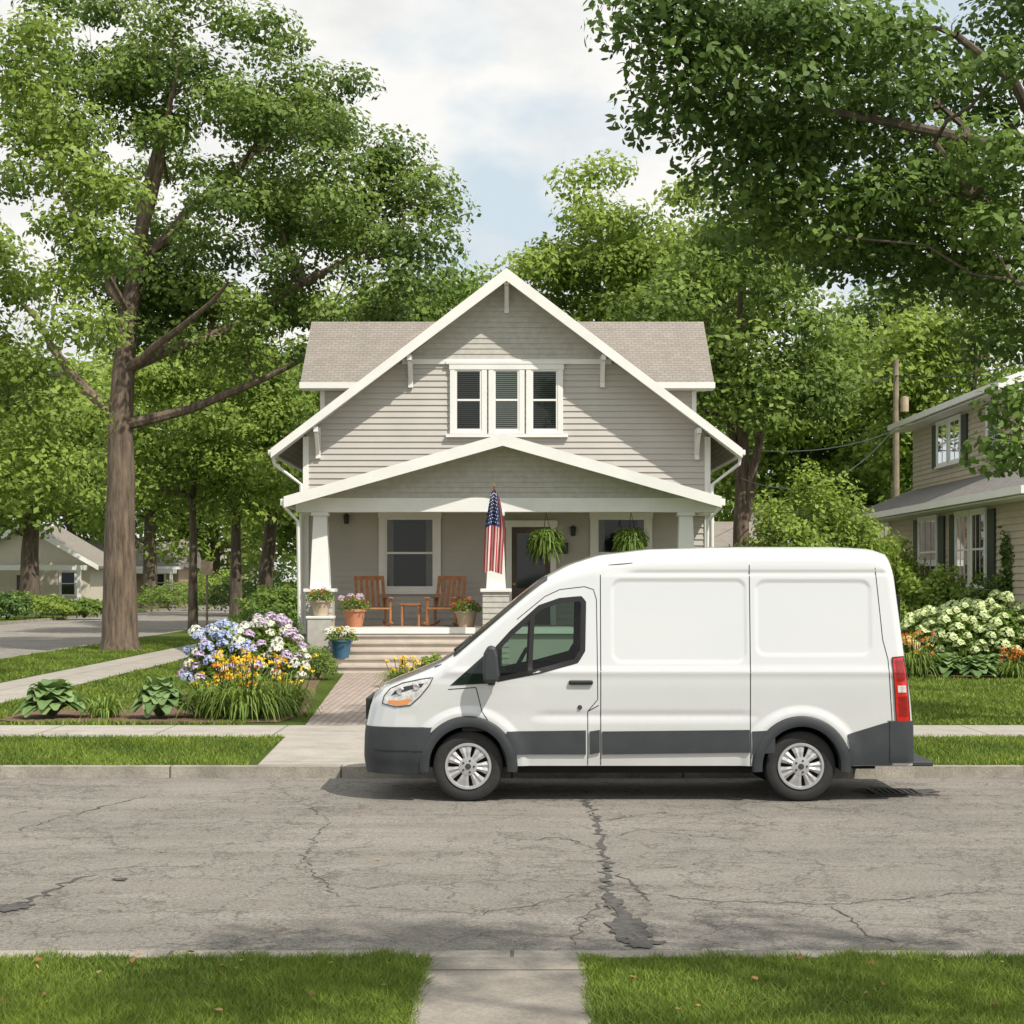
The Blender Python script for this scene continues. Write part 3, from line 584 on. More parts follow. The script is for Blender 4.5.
def bloom(kind,mt,r=.05,n=22,seed=1):
    rn=np.random.default_rng(seed); g=rn.normal(size=(n,3)); g/=np.linalg.norm(g,axis=1,keepdims=True); g[:,2]=np.abs(g[:,2])*1.0-.15
    o=leafobj(kind,g*r,r*.62,rn.uniform(0,1,n),M[mt],None,out=g*3,rng=rn); COL.objects.unlink(o); return o
for k,mt,r,n_ in (('bloom','petal_blue',.115,64),('bloom_w','petal_white',.115,64),('bloom_p','petal_pink',.115,64),('bloom_c','petal_cream',.13,80),('fy','petal_yellow',.07,18),('fo','petal_orange',.065,16),('fr','petal_red',.06,14)):
    BL[k]=bloom('bloom',mt,r,n_,len(BL)+3)
def pot(x,y,z,r,h,pm_,fm,label,flowers,fh=.3,seed=1):
    rt=thing('potted_plant',label,'potted plant',(x,y,z)); rn=np.random.default_rng(seed)
    MB().lathe([(.0,0),(r*.68,0),(r*.95,h*.85),(r*1.05,h*.87),(r*1.05,h),(r*.92,h),(r*.9,h*.9),(0,h*.9)],(0,0,0),20).build('pot',M[pm_],rt,world=False,smooth=True)
    n=420; g=rn.normal(size=(n,3)); g/=np.linalg.norm(g,axis=1,keepdims=True); g[:,2]=np.abs(g[:,2]); g*=rn.uniform(.3,1,n)[:,None]**.5
    leafobj('foliage',np.array([x,y,z+h*.95])+g*np.array([r*1.5,r*1.5,fh]),.07,rn.uniform(0,1,n),M[fm],rt,rng=rn)
    for k in range(14):
        a=rn.uniform(0,6.28); q=rn.uniform(.2,1.4)*r; put(BL[flowers[k%len(flowers)]],rt,(q*math.cos(a),q*math.sin(a),h+fh*rn.uniform(.6,1.05)*(1-.3*q/r/1.5)),(rn.uniform(-.5,.5),0,a),.85)
pot(X(319,39.6),39.95,1.93-.55,.23,.36,'stonepot','leaf_mid','stone pot of orange flowers in front of the left porch pier',['fo','fr'],seed=2)
pot(X(354,40.7),40.85,FZ,.26,.42,'terracotta','leaf_mid','terracotta pot of purple and orange flowers at the left of the porch steps',['fo','bloom_p','fy'],.34,3)
pot(X(466,40.7),40.85,FZ,.26,.38,'stonepot','leaf_mid','stone pot of red and orange flowers near the flag',['fr','fo'],.3,4)
pot(X(341,39.3),39.35,LZ+rise*2,.25,.42,'bluepot','leaf_mid','blue glazed pot of white and yellow flowers on the steps',['fy','bloom_w','fy'],.28,5)
ped=thing('plant_stand','stone plinth carrying a flower pot before the left porch pier','plinth',(X(319,39.6),39.95,LZ)); MB().box(-.27,.27,-.27,.27,0,1.93-.55-LZ-.061).build('block',M['shingle_wall'],ped,world=False); MB().box(-.31,.31,-.29,.29,1.93-.55-LZ-.06,1.93-.55-LZ-.002).build('cap',M['white'],ped,world=False,bevel=.01)
# ---------------------------------------------------------------- flag
fx,fy=X(495,39.5),39.5; fl=thing('flag','striped red and white flag with starred blue canton hanging from the middle porch column','flag',(colx[1],PY-.08,3.0))
p0=(colx[1],PY-.06,2.9); p1=(fx-.02,fy-.1,4.33)
MB().tube([p0,p1],.014,8).build('flagpole',M['wood'],fl,smooth=True); MB().lathe([(0,.05),(.03,.03),(.03,-.02),(0,-.03)],p1,10).build('finial',M['brass'],fl,smooth=True)
MB().box(colx[1]-.04,colx[1]+.04,PY-.12,PY-.02,2.85,2.95).build('pole_bracket',M['iron'],fl)
mb=MB(); nu,nv=52,50
def fp(u,v):
    wd=.13+.33*min(1,v*2.2)**.7*(1-.12*v); zz=4.26-1.85*v-.10*abs(u-.4)*2*(1-v*.3); x=fx+(u-.5)*wd-.03+.03*math.sin(3*v+1); y=fy-.05+.07*math.sin(u*17+v*1.2)*min(1,v*3+.2)+.1*v
    return (x,y,zz)
mb.v=[fp(i/nu,j/nv) for j in range(nv+1) for i in range(nu+1)]
for j in range(nv):
    for i in range(nu):
        u=i/nu; v=j/nv; w_=nu+1; a=j*w_+i; mb.f.append((a,a+1,a+w_+1,a+w_)); mb.mi.append(2 if (v<.44 and u<.74) else (0 if int(u*13)%2==0 else 1))
ff=mb.build('cloth',[M['flag_red'],M['flag_white'],M['flag_blue']],fl,smooth=True,angle=80)
st=MB()
for j in range(9):
    for i in range(6 if j%2==0 else 5):
        u=.07+.12*(i+(.5 if j%2 else 0)); v=.05+.043*j
        c_=np.array(fp(u,v)); c_[1]-=.02
        ps_=[c_+np.array([(.018 if k%2==0 else .008)*math.sin(k*math.pi/5),0,(.018 if k%2==0 else .008)*math.cos(k*math.pi/5)]) for k in range(10)]; st.add(ps_,[tuple(range(10))])
st.build('stars',M['flag_white'],ff)
# ---------------------------------------------------------------- neighbour house right
nb=thing('house','beige two-storey neighbouring house with dark shingle roof at the right edge','house',(15,48,LZ))
EX=11.5; y0n,y1n=37.5,58.
MB().box(EX+.03,21,y0n,y1n,LZ,4.35).box(13.33,20,46,y1n-.02,4.3,7.6).build('wall',M['taupe'],nb)
NU=(0,1);NN=(-1,0)
siding('side_siding',M['taupe'],nb,(EX,0),NU,NN,.6,4.3,lambda z:y0n,lambda z:y1n,step=.16)
siding('upper_siding',M['taupe'],nb,(13.3,0),NU,NN,4.8,7.5,lambda z:46.,lambda z:y1n,step=.16)
siding('end_siding',M['taupe'],nb,(0,46.0),(1,0),(0,-1),5,8.55,lambda z:13.3+max(0,(z-7.42)/.33),lambda z:20-max(0,(z-7.42)/.33),step=.16)
MB().prism([(10.85,y0n-.6,4.18),(13.35,y0n-.6,5.2),(13.35,y0n-.6,5.08),(10.85,y0n-.6,4.06)],(0,y1n-y0n+1.2,0)).build('porch_roof',M['roof_dark'],nb)
MB().prism([(13.35,y0n-.6,5.2),(22,y0n-.6,5.2),(22,y0n-.6,5.08),(13.35,y0n-.6,5.08)],(0,9,0)).build('lower_roof',M['roof_dark'],nb)
MB().box(10.72,10.845,y0n-.65,y1n+.65,4.03,4.2).build('gutter',M['white'],nb)
MB().box(10.86,EX,y0n-.6,y1n+.6,3.98,4.02).build('soffit',M['white'],nb)
RZ=8.7
MB().prism([(12.7,45.4,7.35),(16.65,45.4,RZ),(16.65,45.4,RZ-.12),(12.7,45.4,7.23)],(0,13.2,0)).build('roof',M['roof_dark'],nb); MB().prism([(20.6,45.4,7.35),(16.65,45.4,RZ),(16.65,45.4,RZ-.12),(20.6,45.4,7.23)],(0,13.2,0)).build('roof',M['roof_dark'],nb)
MB().box(12.58,12.695,45.35,58.65,7.2,7.37).build('gutter',M['white'],nb); MB().box(12.7,13.3,45.4,58.6,7.14,7.18).build('soffit',M['white'],nb)
MB().prism([(12.6,45.32,7.4),(16.65,45.32,RZ+.08),(16.65,45.32,RZ-.2),(12.6,45.32,7.14)],(0,.07,0)).build('rake_board',M['white'],nb); MB().prism([(20.7,45.32,7.4),(16.65,45.32,RZ+.08),(16.65,45.32,RZ-.2),(20.7,45.32,7.14)],(0,.07,0)).build('rake_board',M['white'],nb)
for a,b_ in ((47,49.2),(42.2,43.6),(43.7,45.1),(53,55)): window(nb,(EX-.026,0),NU,NN,a,b_,2.0,3.85,muntin=2,blind='curtain')
window(nb,(13.3-.026,0),NU,NN,51.6,53.0,5.7,7.0,muntin=1); window(nb,(13.3-.026,0),NU,NN,53.1,54.5,5.7,7.0,muntin=1); window(nb,(13.3-.026,0),NU,NN,47.4,48.8,5.7,7.0,muntin=1)
for (ox,a,z0_,z1_) in ((EX,46.35,2.0,3.9),(EX,49.25,2.0,3.9),(EX,41.5,2.0,3.9),(EX,45.15,2.0,3.9),(13.3,50.95,5.7,7.05),(13.3,54.55,5.7,7.05)):
    MB().obox((ox-.026,0),NU,NN,a,a+.6,.0,.05,z0_,z1_).build('shutter',M['shutter'],nb)
def small_house(label,x,y,w_,dp,h,rh,wm,rm='roof_x',gable=False,porch=True):
    r=thing('house',label,'house',(x,y,LZ)); a=x-w_/2; b_=x+w_/2
    MB().box(a,b_,y,y+dp,LZ,h).build('wall',M[wm],r)
    if gable:
        MB().prism([(a,y,h+.003),(b_,y,h+.003),(x,y,h+rh)],(0,dp,0)).build('gable',M[wm],r)
        for s in (-1,1): MB().prism([(x,y-.5,h+rh+.15),(x+s*(w_/2+.6),y-.5,h-.25),(x+s*(w_/2+.6),y-.5,h-.4),(x,y-.5,h+rh)],(0,dp+1,0)).build('roof',M['roof_y'],r); MB().prism([(x,y-.56,h+rh+.2),(x+s*(w_/2+.65),y-.56,h-.2),(x+s*(w_/2+.65),y-.56,h-.5),(x,y-.56,h+rh-.15)],(0,.055,0)).build('rake_board',M['white'],r)
    else:
        MB().prism([(a-.5,y-.6,h),(a-.5,y+dp/2,h+rh),(a-.5,y+dp+.6,h),(a-.5,y+dp/2,h-.05)],(w_+1,0,0)).build('roof',M[rm],r)
        MB().box(a-.5,b_+.5,y-.66,y-.605,h-.18,h+.04).build('fascia',M['white'],r)
    k=int(w_//2.6)
    for i in range(k):
        c_=a+(i+.5)*w_/k
        if i==k//2: MB().box(c_-.5,c_+.5,y-.06,y-.003,LZ+.3,2.5).build('door',M['door'],r)
        else: window(r,(0,y-.004),U,NF,c_-.55,c_+.55,1.2,2.7,blind=None,sill=False)
    if porch:
        MB().box(a,b_,y-2.2,y-.7,h-.5,h-.2).build('porch_roof',M['white'],r)
        for i in range(4): MB().box(a+.1+i*(w_-.35)/3,a+.3+i*(w_-.35)/3,y-2.15,y-1.95,LZ,h-.5).build('porch_post',M['white'],r)
    return r
small_house('cream bungalow with white porch posts at the far left edge',X(25,108),108,8,8,3.3,2.3,'cream_wall',gable=True)
small_house('low brown house across the side street behind trees',X(120,135),135,9,8,3.2,2.2,'brown_wall')
small_house('pale distant house seen between the left tree trunks',X(190,160),160,10,8,3.4,2.6,'cream_wall')
small_house('white garage behind the right corner of the grey house',X(735,66),66,4.5,6,2.9,1.6,'cream_wall',porch=False)
small_house('dark roofed house behind the utility pole',X(850,85),85,8,8,3.8,2.2,'brown_wall','roof_dark',porch=False)
ux,uy=X(896,72),72.; up=thing('utility_pole','weathered wooden utility pole behind the neighbouring house','pole',(ux,uy,LZ))
MB().tube([(ux,uy,LZ),(ux,uy,Z(360,72))],[.17,.11],10).build('shaft',M['pole'],up,smooth=True)
MB().lathe([(0,0),(.17,0),(.17,.6),(0,.64)],(ux+.33,uy-.1,Z(412,72)),12).build('transformer',M['stonepot'],up)
def wire(a,b_,sag,label):
    P=[]; 
    for k in range(15): f=k/14; P.append((a[0]+(b_[0]-a[0])*f,a[1]+(b_[1]-a[1])*f,a[2]+(b_[2]-a[2])*f-sag*4*f*(1-f)))
    o=MB().tube(P,.02,5).build('power_wire',M['iron']); tag(o,label,'wire',group='wires at the utility pole')
wire((ux,uy-.1,Z(376,72)),(X(690,57),57,Z(380,57)),.4,'topmost black wire running left from the utility pole')
wire((ux,uy-.15,Z(425,72)),(X(740,54),54,Z(478,54)),1.2,'sagging black wire left of the pole')
wire((ux,uy-.15,Z(430,72)),(X(690,55),55,Z(440,55)),.6,'middle black wire running left from the utility pole')
wire((ux,uy-.1,Z(376,72)),(X(1100,60),60,Z(330,60)),.6,'black wire running right from the utility pole')
sp=thing('street_sign','thin metal sign post by the side street sidewalk','sign',(X(207,72),72,LZ)); MB().tube([(0,0,0),(0,0,2.9)],.05,8).build('post',M['pole'],sp,world=False); MB().box(-.25,.25,-.06,-.051,2.3,2.85).build('plate',M['stonepot'],sp,world=False)
# ---------------------------------------------------------------- plants in beds
def hydr(x,y,rx,ry,h,kinds,nb_,label,seed,group=None,lm_='leaf_mid',sc=1.0):
    r=shrub('hydrangea',label,'hydrangea',x,y,rx,ry,h,lm_,3800,.12,seed,group=group,bumps=.05); rn=np.random.default_rng(seed+50); ga=math.pi*(3-5**.5); pts=[]
    for k in range(nb_*3):
        z=1-(k+.5)/(nb_*3)*1.05; q=math.sqrt(max(0,1-z*z)); a=k*ga; p=(q*math.cos(a),q*math.sin(a),z)
        if p[1]<.35: pts.append(p)
    for k,g in enumerate(pts[:95]):
        j=rn.normal(size=3)*.06; put(BL[kinds[rn.integers(len(kinds))]],r,((g[0]+j[0])*rx*1.02,(g[1]+j[1])*ry*1.02,h*.32+(g[2]+j[2])*h*.7),(rn.uniform(-.4,.4),rn.uniform(-.4,.4),0),rn.uniform(.7,1.15)*sc)
hydr(X(266,31.5),31.5,.70,.7,1.4,['bloom_w','bloom_p','bloom_w'],28,'hydrangea bush of white and lilac heads left of the brick path',21)
hydr(X(222,30.8),30.8,.62,.6,1.25,['bloom','bloom_w','bloom_p','bloom'],23,'hydrangea bush of blue and lilac heads above the daylilies',22)
hydr(X(928,39),39.0,.72,.7,1.35,['bloom_c'],19,'cream hydrangea bush at the left of the right bed',23,None,'leaf_mid',1.1)
hydr(X(962,38.4),38.5,.85,.7,1.5,['bloom_c'],21,'cream hydrangea bush in the middle of the right bed',24,None,'leaf_mid',1.1)
hydr(X(1003,38.4),38.4,.85,.7,1.6,['bloom_c'],21,'cream hydrangea bush at the right edge of the photo',25,None,'leaf_mid',1.1)
def daylily(x,y,r,h,kinds,label,seed,nb_=22,nl=300):
    rt=thing('daylily',label,'daylily',(x,y,LZ)); rn=np.random.default_rng(seed); sp=[]
    for _ in range(nl):
        a=rn.uniform(0,6.28); q=rn.uniform(0,r*.5); b0=(x+q*math.cos(a),y+q*math.sin(a),LZ); sp.append((b0,a+rn.normal()*.4,rn.uniform(.4,.95)*r*1.3,.013,h*rn.uniform(.6,1.1),h*rn.uniform(.2,1.0),rn.uniform(.2,1)))
    strips(sp,'leaves',M['leaf_mid'],rt,6)
    sm_=MB()
    for k in range(nb_):
        a=rn.uniform(0,6.28); q=rn.uniform(0,r*.95); p=(q*math.cos(a),q*math.sin(a),h*rn.uniform(.65,1.3)); sm_.tube([(p[0]*.5,p[1]*.5,0),(p[0]*.85,p[1]*.85,p[2]*.7),p],.006,4,False)
        put(BL[kinds[k%len(kinds)]],rt,p,(rn.uniform(-.5,.5),rn.uniform(-.5,.5),a),rn.uniform(.75,1.2))
    if nb_: sm_.build('stems',M['leaf_shrub'],rt,world=False)
daylily(X(214,26.6),26.6,.62,.7,['fy','fy','fy','fo'],'yellow daylily clump nearest the hostas',31,20)
daylily(X(248,26.4),26.3,.68,.74,['fy','fy','fy','fo'],'yellow daylily clump in the middle of the bed',32,27,420)
daylily(X(280,26.9),27.0,.6,.7,['fy'],'yellow daylily clump beside the brick path',33,22)
daylily(X(243,28.6),28.6,.6,.72,['fy','fy','fo'],'yellow and orange daylily clump under the hydrangeas',34,18)
daylily(X(405,34),34,.5,.45,['fy'],'yellow daylily clump beside the van front',37)
daylily(X(914,37.3),37.4,.6,.75,['fo','fr','fy'],'orange and red flower clump at the left of the right bed',35,44)
daylily(X(1014,37),37.0,.5,.5,['fo','fr'],'orange red flower clump at the right edge of the bed',36,34)
daylily(X(103,26.4),26.5,.38,.42,['fy'],'small grassy clump between the two hostas',38,0,160)
def hosta(x,y,r,h,label,seed,n=64,z0=LZ):
    rt=thing('hosta',label,'hosta',(x,y,z0)); rn=np.random.default_rng(seed); sp=[]
    for k in range(n):
        f=k/n; a=k*2.39996+rn.normal()*.25; sp.append(((x,y,z0+.03),a,r*(.45+.62*f)*rn.uniform(.9,1.1),.125*r/.5*rn.uniform(.8,1.15),h*(1.05-.5*f)*rn.uniform(.9,1.1),h*(.15+.42*f),rn.uniform(.15,.85)))
    strips(sp,'leaves',M['leaf_hosta'],rt,7,.22,blunt=.75); return rt
hosta(X(52,26.4),26.4,.66,.55,'broad leafed hosta at the left end of the bed',41); hosta(X(160,26.3),26.3,.56,.6,'broad leafed hosta left of the daylilies',42)
hosta(X(948,37.2),37.2,.6,.5,'pale hosta below the cream hydrangeas',43); hosta(X(976,37.0),37.0,.6,.45,'low hosta at the front of the right bed',44); hosta(X(998,37.3),37.3,.5,.5,'small hosta beside the orange red flowers',45)
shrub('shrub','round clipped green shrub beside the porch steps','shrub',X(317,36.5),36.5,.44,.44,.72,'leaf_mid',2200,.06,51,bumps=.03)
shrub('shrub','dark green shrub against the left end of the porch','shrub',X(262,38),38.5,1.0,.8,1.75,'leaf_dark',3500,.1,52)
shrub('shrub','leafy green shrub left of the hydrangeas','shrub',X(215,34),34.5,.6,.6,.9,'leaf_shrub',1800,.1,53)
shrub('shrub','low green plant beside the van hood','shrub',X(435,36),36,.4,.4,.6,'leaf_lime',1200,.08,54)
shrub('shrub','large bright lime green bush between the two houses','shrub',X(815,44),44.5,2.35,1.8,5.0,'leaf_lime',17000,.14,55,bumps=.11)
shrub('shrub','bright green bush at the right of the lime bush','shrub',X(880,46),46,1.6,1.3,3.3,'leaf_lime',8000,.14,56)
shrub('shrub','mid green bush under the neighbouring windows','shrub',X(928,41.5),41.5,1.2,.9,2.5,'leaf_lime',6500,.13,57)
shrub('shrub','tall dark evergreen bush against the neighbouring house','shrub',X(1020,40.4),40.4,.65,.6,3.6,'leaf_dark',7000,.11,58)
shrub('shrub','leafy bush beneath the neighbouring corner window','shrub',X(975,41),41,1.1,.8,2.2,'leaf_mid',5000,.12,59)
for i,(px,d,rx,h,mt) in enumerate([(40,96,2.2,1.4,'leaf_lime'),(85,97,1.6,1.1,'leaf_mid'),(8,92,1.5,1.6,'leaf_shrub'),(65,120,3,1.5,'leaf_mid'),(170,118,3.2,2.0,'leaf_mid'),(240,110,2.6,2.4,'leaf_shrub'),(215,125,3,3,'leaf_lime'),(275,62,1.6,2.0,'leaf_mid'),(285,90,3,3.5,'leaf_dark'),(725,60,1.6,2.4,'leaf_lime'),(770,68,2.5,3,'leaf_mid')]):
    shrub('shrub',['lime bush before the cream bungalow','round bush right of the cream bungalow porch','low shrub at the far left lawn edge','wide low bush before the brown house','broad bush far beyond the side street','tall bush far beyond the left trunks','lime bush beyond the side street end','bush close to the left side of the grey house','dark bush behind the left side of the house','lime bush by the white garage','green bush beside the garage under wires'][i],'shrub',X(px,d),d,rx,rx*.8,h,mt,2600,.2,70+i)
# ---------------------------------------------------------------- trees
ox_=X(120,52)
lim=[(7.5,PX(330,345,51),.18),(6.5,PX(20,300,52),.22),(9,PX(400,230,52),.2),(9.5,PX(40,150,52),.2),(11,PX(300,100,53),.2),(9,PX(230,280,49),.16),(11,PX(180,60,50),.18)]
exo=[PX(px,py,52+random.uniform(-2.5,2.5)) for px,py in ((430,180),(425,235),(440,205),(400,275),(380,310),(350,340),(300,350),(240,355),(350,80),(290,40),(230,20),(160,20),(100,10),(60,0),(200,-10),(330,130),(390,150),(20,380),(200,340),(410,255),
   (300,180),(340,200),(370,200),(320,240),(280,260),(350,270),(260,120),(300,80),(330,160),(380,175),(400,195),(260,200),(290,300),(330,310),(240,300),(200,230),(230,170),(60,80),(30,30),(90,60),(210,90),(20,100),(50,140),(10,180),(360,235),(390,235),(270,20),(140,-20))]
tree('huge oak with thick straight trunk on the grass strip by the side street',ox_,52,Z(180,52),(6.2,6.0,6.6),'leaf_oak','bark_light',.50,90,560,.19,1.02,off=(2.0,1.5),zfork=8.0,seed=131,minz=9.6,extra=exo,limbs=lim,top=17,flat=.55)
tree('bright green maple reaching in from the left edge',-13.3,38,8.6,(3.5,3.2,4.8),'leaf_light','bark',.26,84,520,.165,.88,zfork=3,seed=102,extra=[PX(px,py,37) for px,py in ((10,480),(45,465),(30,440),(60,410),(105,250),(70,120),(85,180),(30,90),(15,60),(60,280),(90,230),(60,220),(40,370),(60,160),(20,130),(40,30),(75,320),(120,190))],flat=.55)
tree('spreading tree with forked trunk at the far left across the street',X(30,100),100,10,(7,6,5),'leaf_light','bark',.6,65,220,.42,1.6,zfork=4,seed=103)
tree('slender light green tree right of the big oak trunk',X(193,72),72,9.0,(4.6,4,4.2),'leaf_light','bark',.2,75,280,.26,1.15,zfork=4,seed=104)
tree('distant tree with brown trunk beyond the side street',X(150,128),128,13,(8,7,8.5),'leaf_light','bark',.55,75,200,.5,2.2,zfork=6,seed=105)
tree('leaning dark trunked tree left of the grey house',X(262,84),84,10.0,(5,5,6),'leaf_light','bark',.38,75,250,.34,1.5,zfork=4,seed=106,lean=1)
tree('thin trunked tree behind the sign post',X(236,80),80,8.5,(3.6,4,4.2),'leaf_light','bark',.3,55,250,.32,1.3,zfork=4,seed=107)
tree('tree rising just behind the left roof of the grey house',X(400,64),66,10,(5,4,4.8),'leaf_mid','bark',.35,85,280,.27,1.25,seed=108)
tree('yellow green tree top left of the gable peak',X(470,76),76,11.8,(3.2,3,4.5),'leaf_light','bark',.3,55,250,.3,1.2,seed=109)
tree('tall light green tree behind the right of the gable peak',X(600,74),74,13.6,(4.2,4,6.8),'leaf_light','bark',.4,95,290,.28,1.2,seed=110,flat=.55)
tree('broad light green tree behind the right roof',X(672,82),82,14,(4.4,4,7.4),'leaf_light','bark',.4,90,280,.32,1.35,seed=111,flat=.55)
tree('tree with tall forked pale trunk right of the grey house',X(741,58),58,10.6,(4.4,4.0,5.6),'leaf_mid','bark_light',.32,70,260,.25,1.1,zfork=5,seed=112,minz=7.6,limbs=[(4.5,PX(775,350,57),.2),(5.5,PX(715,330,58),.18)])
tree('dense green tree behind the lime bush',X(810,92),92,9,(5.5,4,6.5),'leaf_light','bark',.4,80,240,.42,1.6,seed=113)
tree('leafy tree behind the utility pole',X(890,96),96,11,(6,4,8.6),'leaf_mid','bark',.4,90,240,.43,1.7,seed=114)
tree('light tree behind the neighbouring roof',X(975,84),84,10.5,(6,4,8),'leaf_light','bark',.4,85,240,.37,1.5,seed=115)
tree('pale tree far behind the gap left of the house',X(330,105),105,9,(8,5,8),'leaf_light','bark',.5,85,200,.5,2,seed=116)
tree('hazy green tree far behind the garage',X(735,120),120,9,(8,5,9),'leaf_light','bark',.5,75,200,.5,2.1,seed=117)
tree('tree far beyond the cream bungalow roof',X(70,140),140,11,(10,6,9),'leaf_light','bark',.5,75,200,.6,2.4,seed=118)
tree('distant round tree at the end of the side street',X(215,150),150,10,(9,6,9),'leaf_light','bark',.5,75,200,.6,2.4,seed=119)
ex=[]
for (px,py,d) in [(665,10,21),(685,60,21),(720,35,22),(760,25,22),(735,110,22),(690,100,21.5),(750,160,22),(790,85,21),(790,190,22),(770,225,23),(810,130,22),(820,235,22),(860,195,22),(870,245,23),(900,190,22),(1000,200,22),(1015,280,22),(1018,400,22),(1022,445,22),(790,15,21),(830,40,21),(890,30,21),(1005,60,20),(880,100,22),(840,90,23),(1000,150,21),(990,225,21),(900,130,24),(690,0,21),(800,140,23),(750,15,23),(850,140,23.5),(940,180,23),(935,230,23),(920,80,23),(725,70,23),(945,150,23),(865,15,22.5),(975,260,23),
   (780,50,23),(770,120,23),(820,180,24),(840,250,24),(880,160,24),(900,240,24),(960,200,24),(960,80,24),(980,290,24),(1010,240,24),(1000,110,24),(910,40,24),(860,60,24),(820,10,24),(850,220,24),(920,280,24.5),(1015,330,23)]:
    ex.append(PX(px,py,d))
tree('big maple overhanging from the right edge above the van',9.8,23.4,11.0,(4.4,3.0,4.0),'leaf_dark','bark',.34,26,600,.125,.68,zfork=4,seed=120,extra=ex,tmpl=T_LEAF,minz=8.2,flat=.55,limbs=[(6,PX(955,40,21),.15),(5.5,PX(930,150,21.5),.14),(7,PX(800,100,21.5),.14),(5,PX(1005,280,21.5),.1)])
tree('added unseen tree outside the frame at the right casting dappled shade',9.2,1.4,11,(6.4,3.4,2.6),'leaf_mid','bark',.3,40,190,.18,.7,off=(-2.4,1.4),zfork=5,seed=121,minz=9.2)  # added out-of-view tree, placed only to throw dappled shade on road and grass
# ---------------------------------------------------------------- VAN
vx0=X(366,17.3); VY=18.32
van=thing('delivery_van','plain white cargo van with charcoal bumpers parked at the kerb before the house','van',(vx0,VY,0))
def sm(xs,ys,wdt,lo,hi):
    g=np.linspace(lo-1,hi+1,int((hi-lo+2)/.01)+1); v=np.interp(g,xs,ys); k=np.exp(-.5*(np.arange(-40,41)*.01/wdt)**2); k/=k.sum(); v=np.convolve(np.pad(v,40,mode='edge'),k,mode='valid'); return lambda q:np.interp(q,g,v)
ztf=sm([0,.05,.33,.62,.83,1.2,1.55,1.77,2.0,2.31,2.81,3.7,4.68,5.05,5.2],[1.06,1.12,1.225,1.33,1.43,1.735,2.04,2.22,2.345,2.445,2.505,2.53,2.53,2.51,2.45],.045,0,5.2)
xff=sm([.2,.4,.7,.97,1.12,1.3],[0,-.05,-.04,.02,.08,.15],.04,.2,1.3)
xrf=sm([.3,.8,1.02,1.41,2.25,2.5],[5.44,5.43,5.41,5.355,5.26,5.2],.03,.3,2.5)
Tf=sm([.3,.5,.85,1.2,1.45,1.8,2.2,2.55],[.975,1.0,.992,1.0,.98,.952,.915,.885],.05,.3,2.6)
rfn=sm([0,.8,1.2,1.7,2.3,5.2],[.16,.14,.11,.13,.2,.2],.1,0,5.2)
planf=lambda q:np.interp(q,[-.1,0,.03,.08,.16,.3,.5,.8],[.36,.36,.27,.19,.125,.06,.02,0])
def rrect(x,z,x0,x1,z0,z1,r):
    qx=np.abs(x-(x0+x1)/2)-(x1-x0)/2+r; qz=np.abs(z-(z0+z1)/2)-(z1-z0)/2+r
    return np.sqrt(np.maximum(qx,0)**2+np.maximum(qz,0)**2)+np.minimum(np.maximum(qx,qz),0)-r
WH=((1.008,.35),(4.308,.35))
def side0(x,z):
    y=Tf(z)*1.0-planf(x-xff(z)); q=np.clip(xrf(z)-x,0,.1); y=y-(.1-np.sqrt(np.maximum(0,.01-(.1-q)**2)))
    for (a,b_,c,d) in ((2.44,3.76,1.39,2.2),(3.87,5.0,1.46,2.19)):
        s=rrect(x,z,a,b_,c,d,.09); y=y-.011*np.clip(.5-s/.022,0,1)
    y=y+.014*np.exp(-((z-1.29)/.04)**2)*np.clip((x-.5)/.4,0,1)
    y=y-.010*np.exp(-((z-2.27)/.018)**2)*np.clip((x-2.1)/.2,0,1)
    y=y-.012*np.exp(-((z-.86)/.04)**2)*np.clip((x-1.6)/.2,0,1)*np.clip((3.9-x)/.2,0,1)
    for c in WH: s=np.sqrt((x-c[0])**2+(z-c[1])**2); y=y+.025*np.clip((.60-s)/.06,0,1)
    return y
def side(x,z):
    x=np.asarray(x,float); z=np.asarray(z,float); y=side0(x,z); r=rfn(x); zc=ztf(x)-r; dz=np.clip(z-zc,0,r*.999); return y-(r-np.sqrt(r*r-dz*dz))
def toM(p): return ((p[0]-366)/101.2,(803-p[1])/101.2)
WIN=[(497,680),(497,649.5),(512,633),(540,608),(560,601),(581,599),(584,603),(583,651),(576.5,661.5),(540,671.5)]
WINM=[toM(p) for p in WIN]
def pip(x,z,P):
    c=False; n=len(P)
    for i in range(n):
        a=P[i];b_=P[i-1]
        if (a[1]>z)!=(b_[1]>z) and x<(b_[0]-a[0])*(z-a[1])/(b_[1]-a[1])+a[0]: c=not c
    return c
zb=.36; NZ=120; NA=9; NT=9; SN=np.concatenate([np.linspace(0,.3,26)[:-1],np.linspace(.3,5.0,330)[:-1],np.linspace(5.0,5.2,16)])
rings=[]
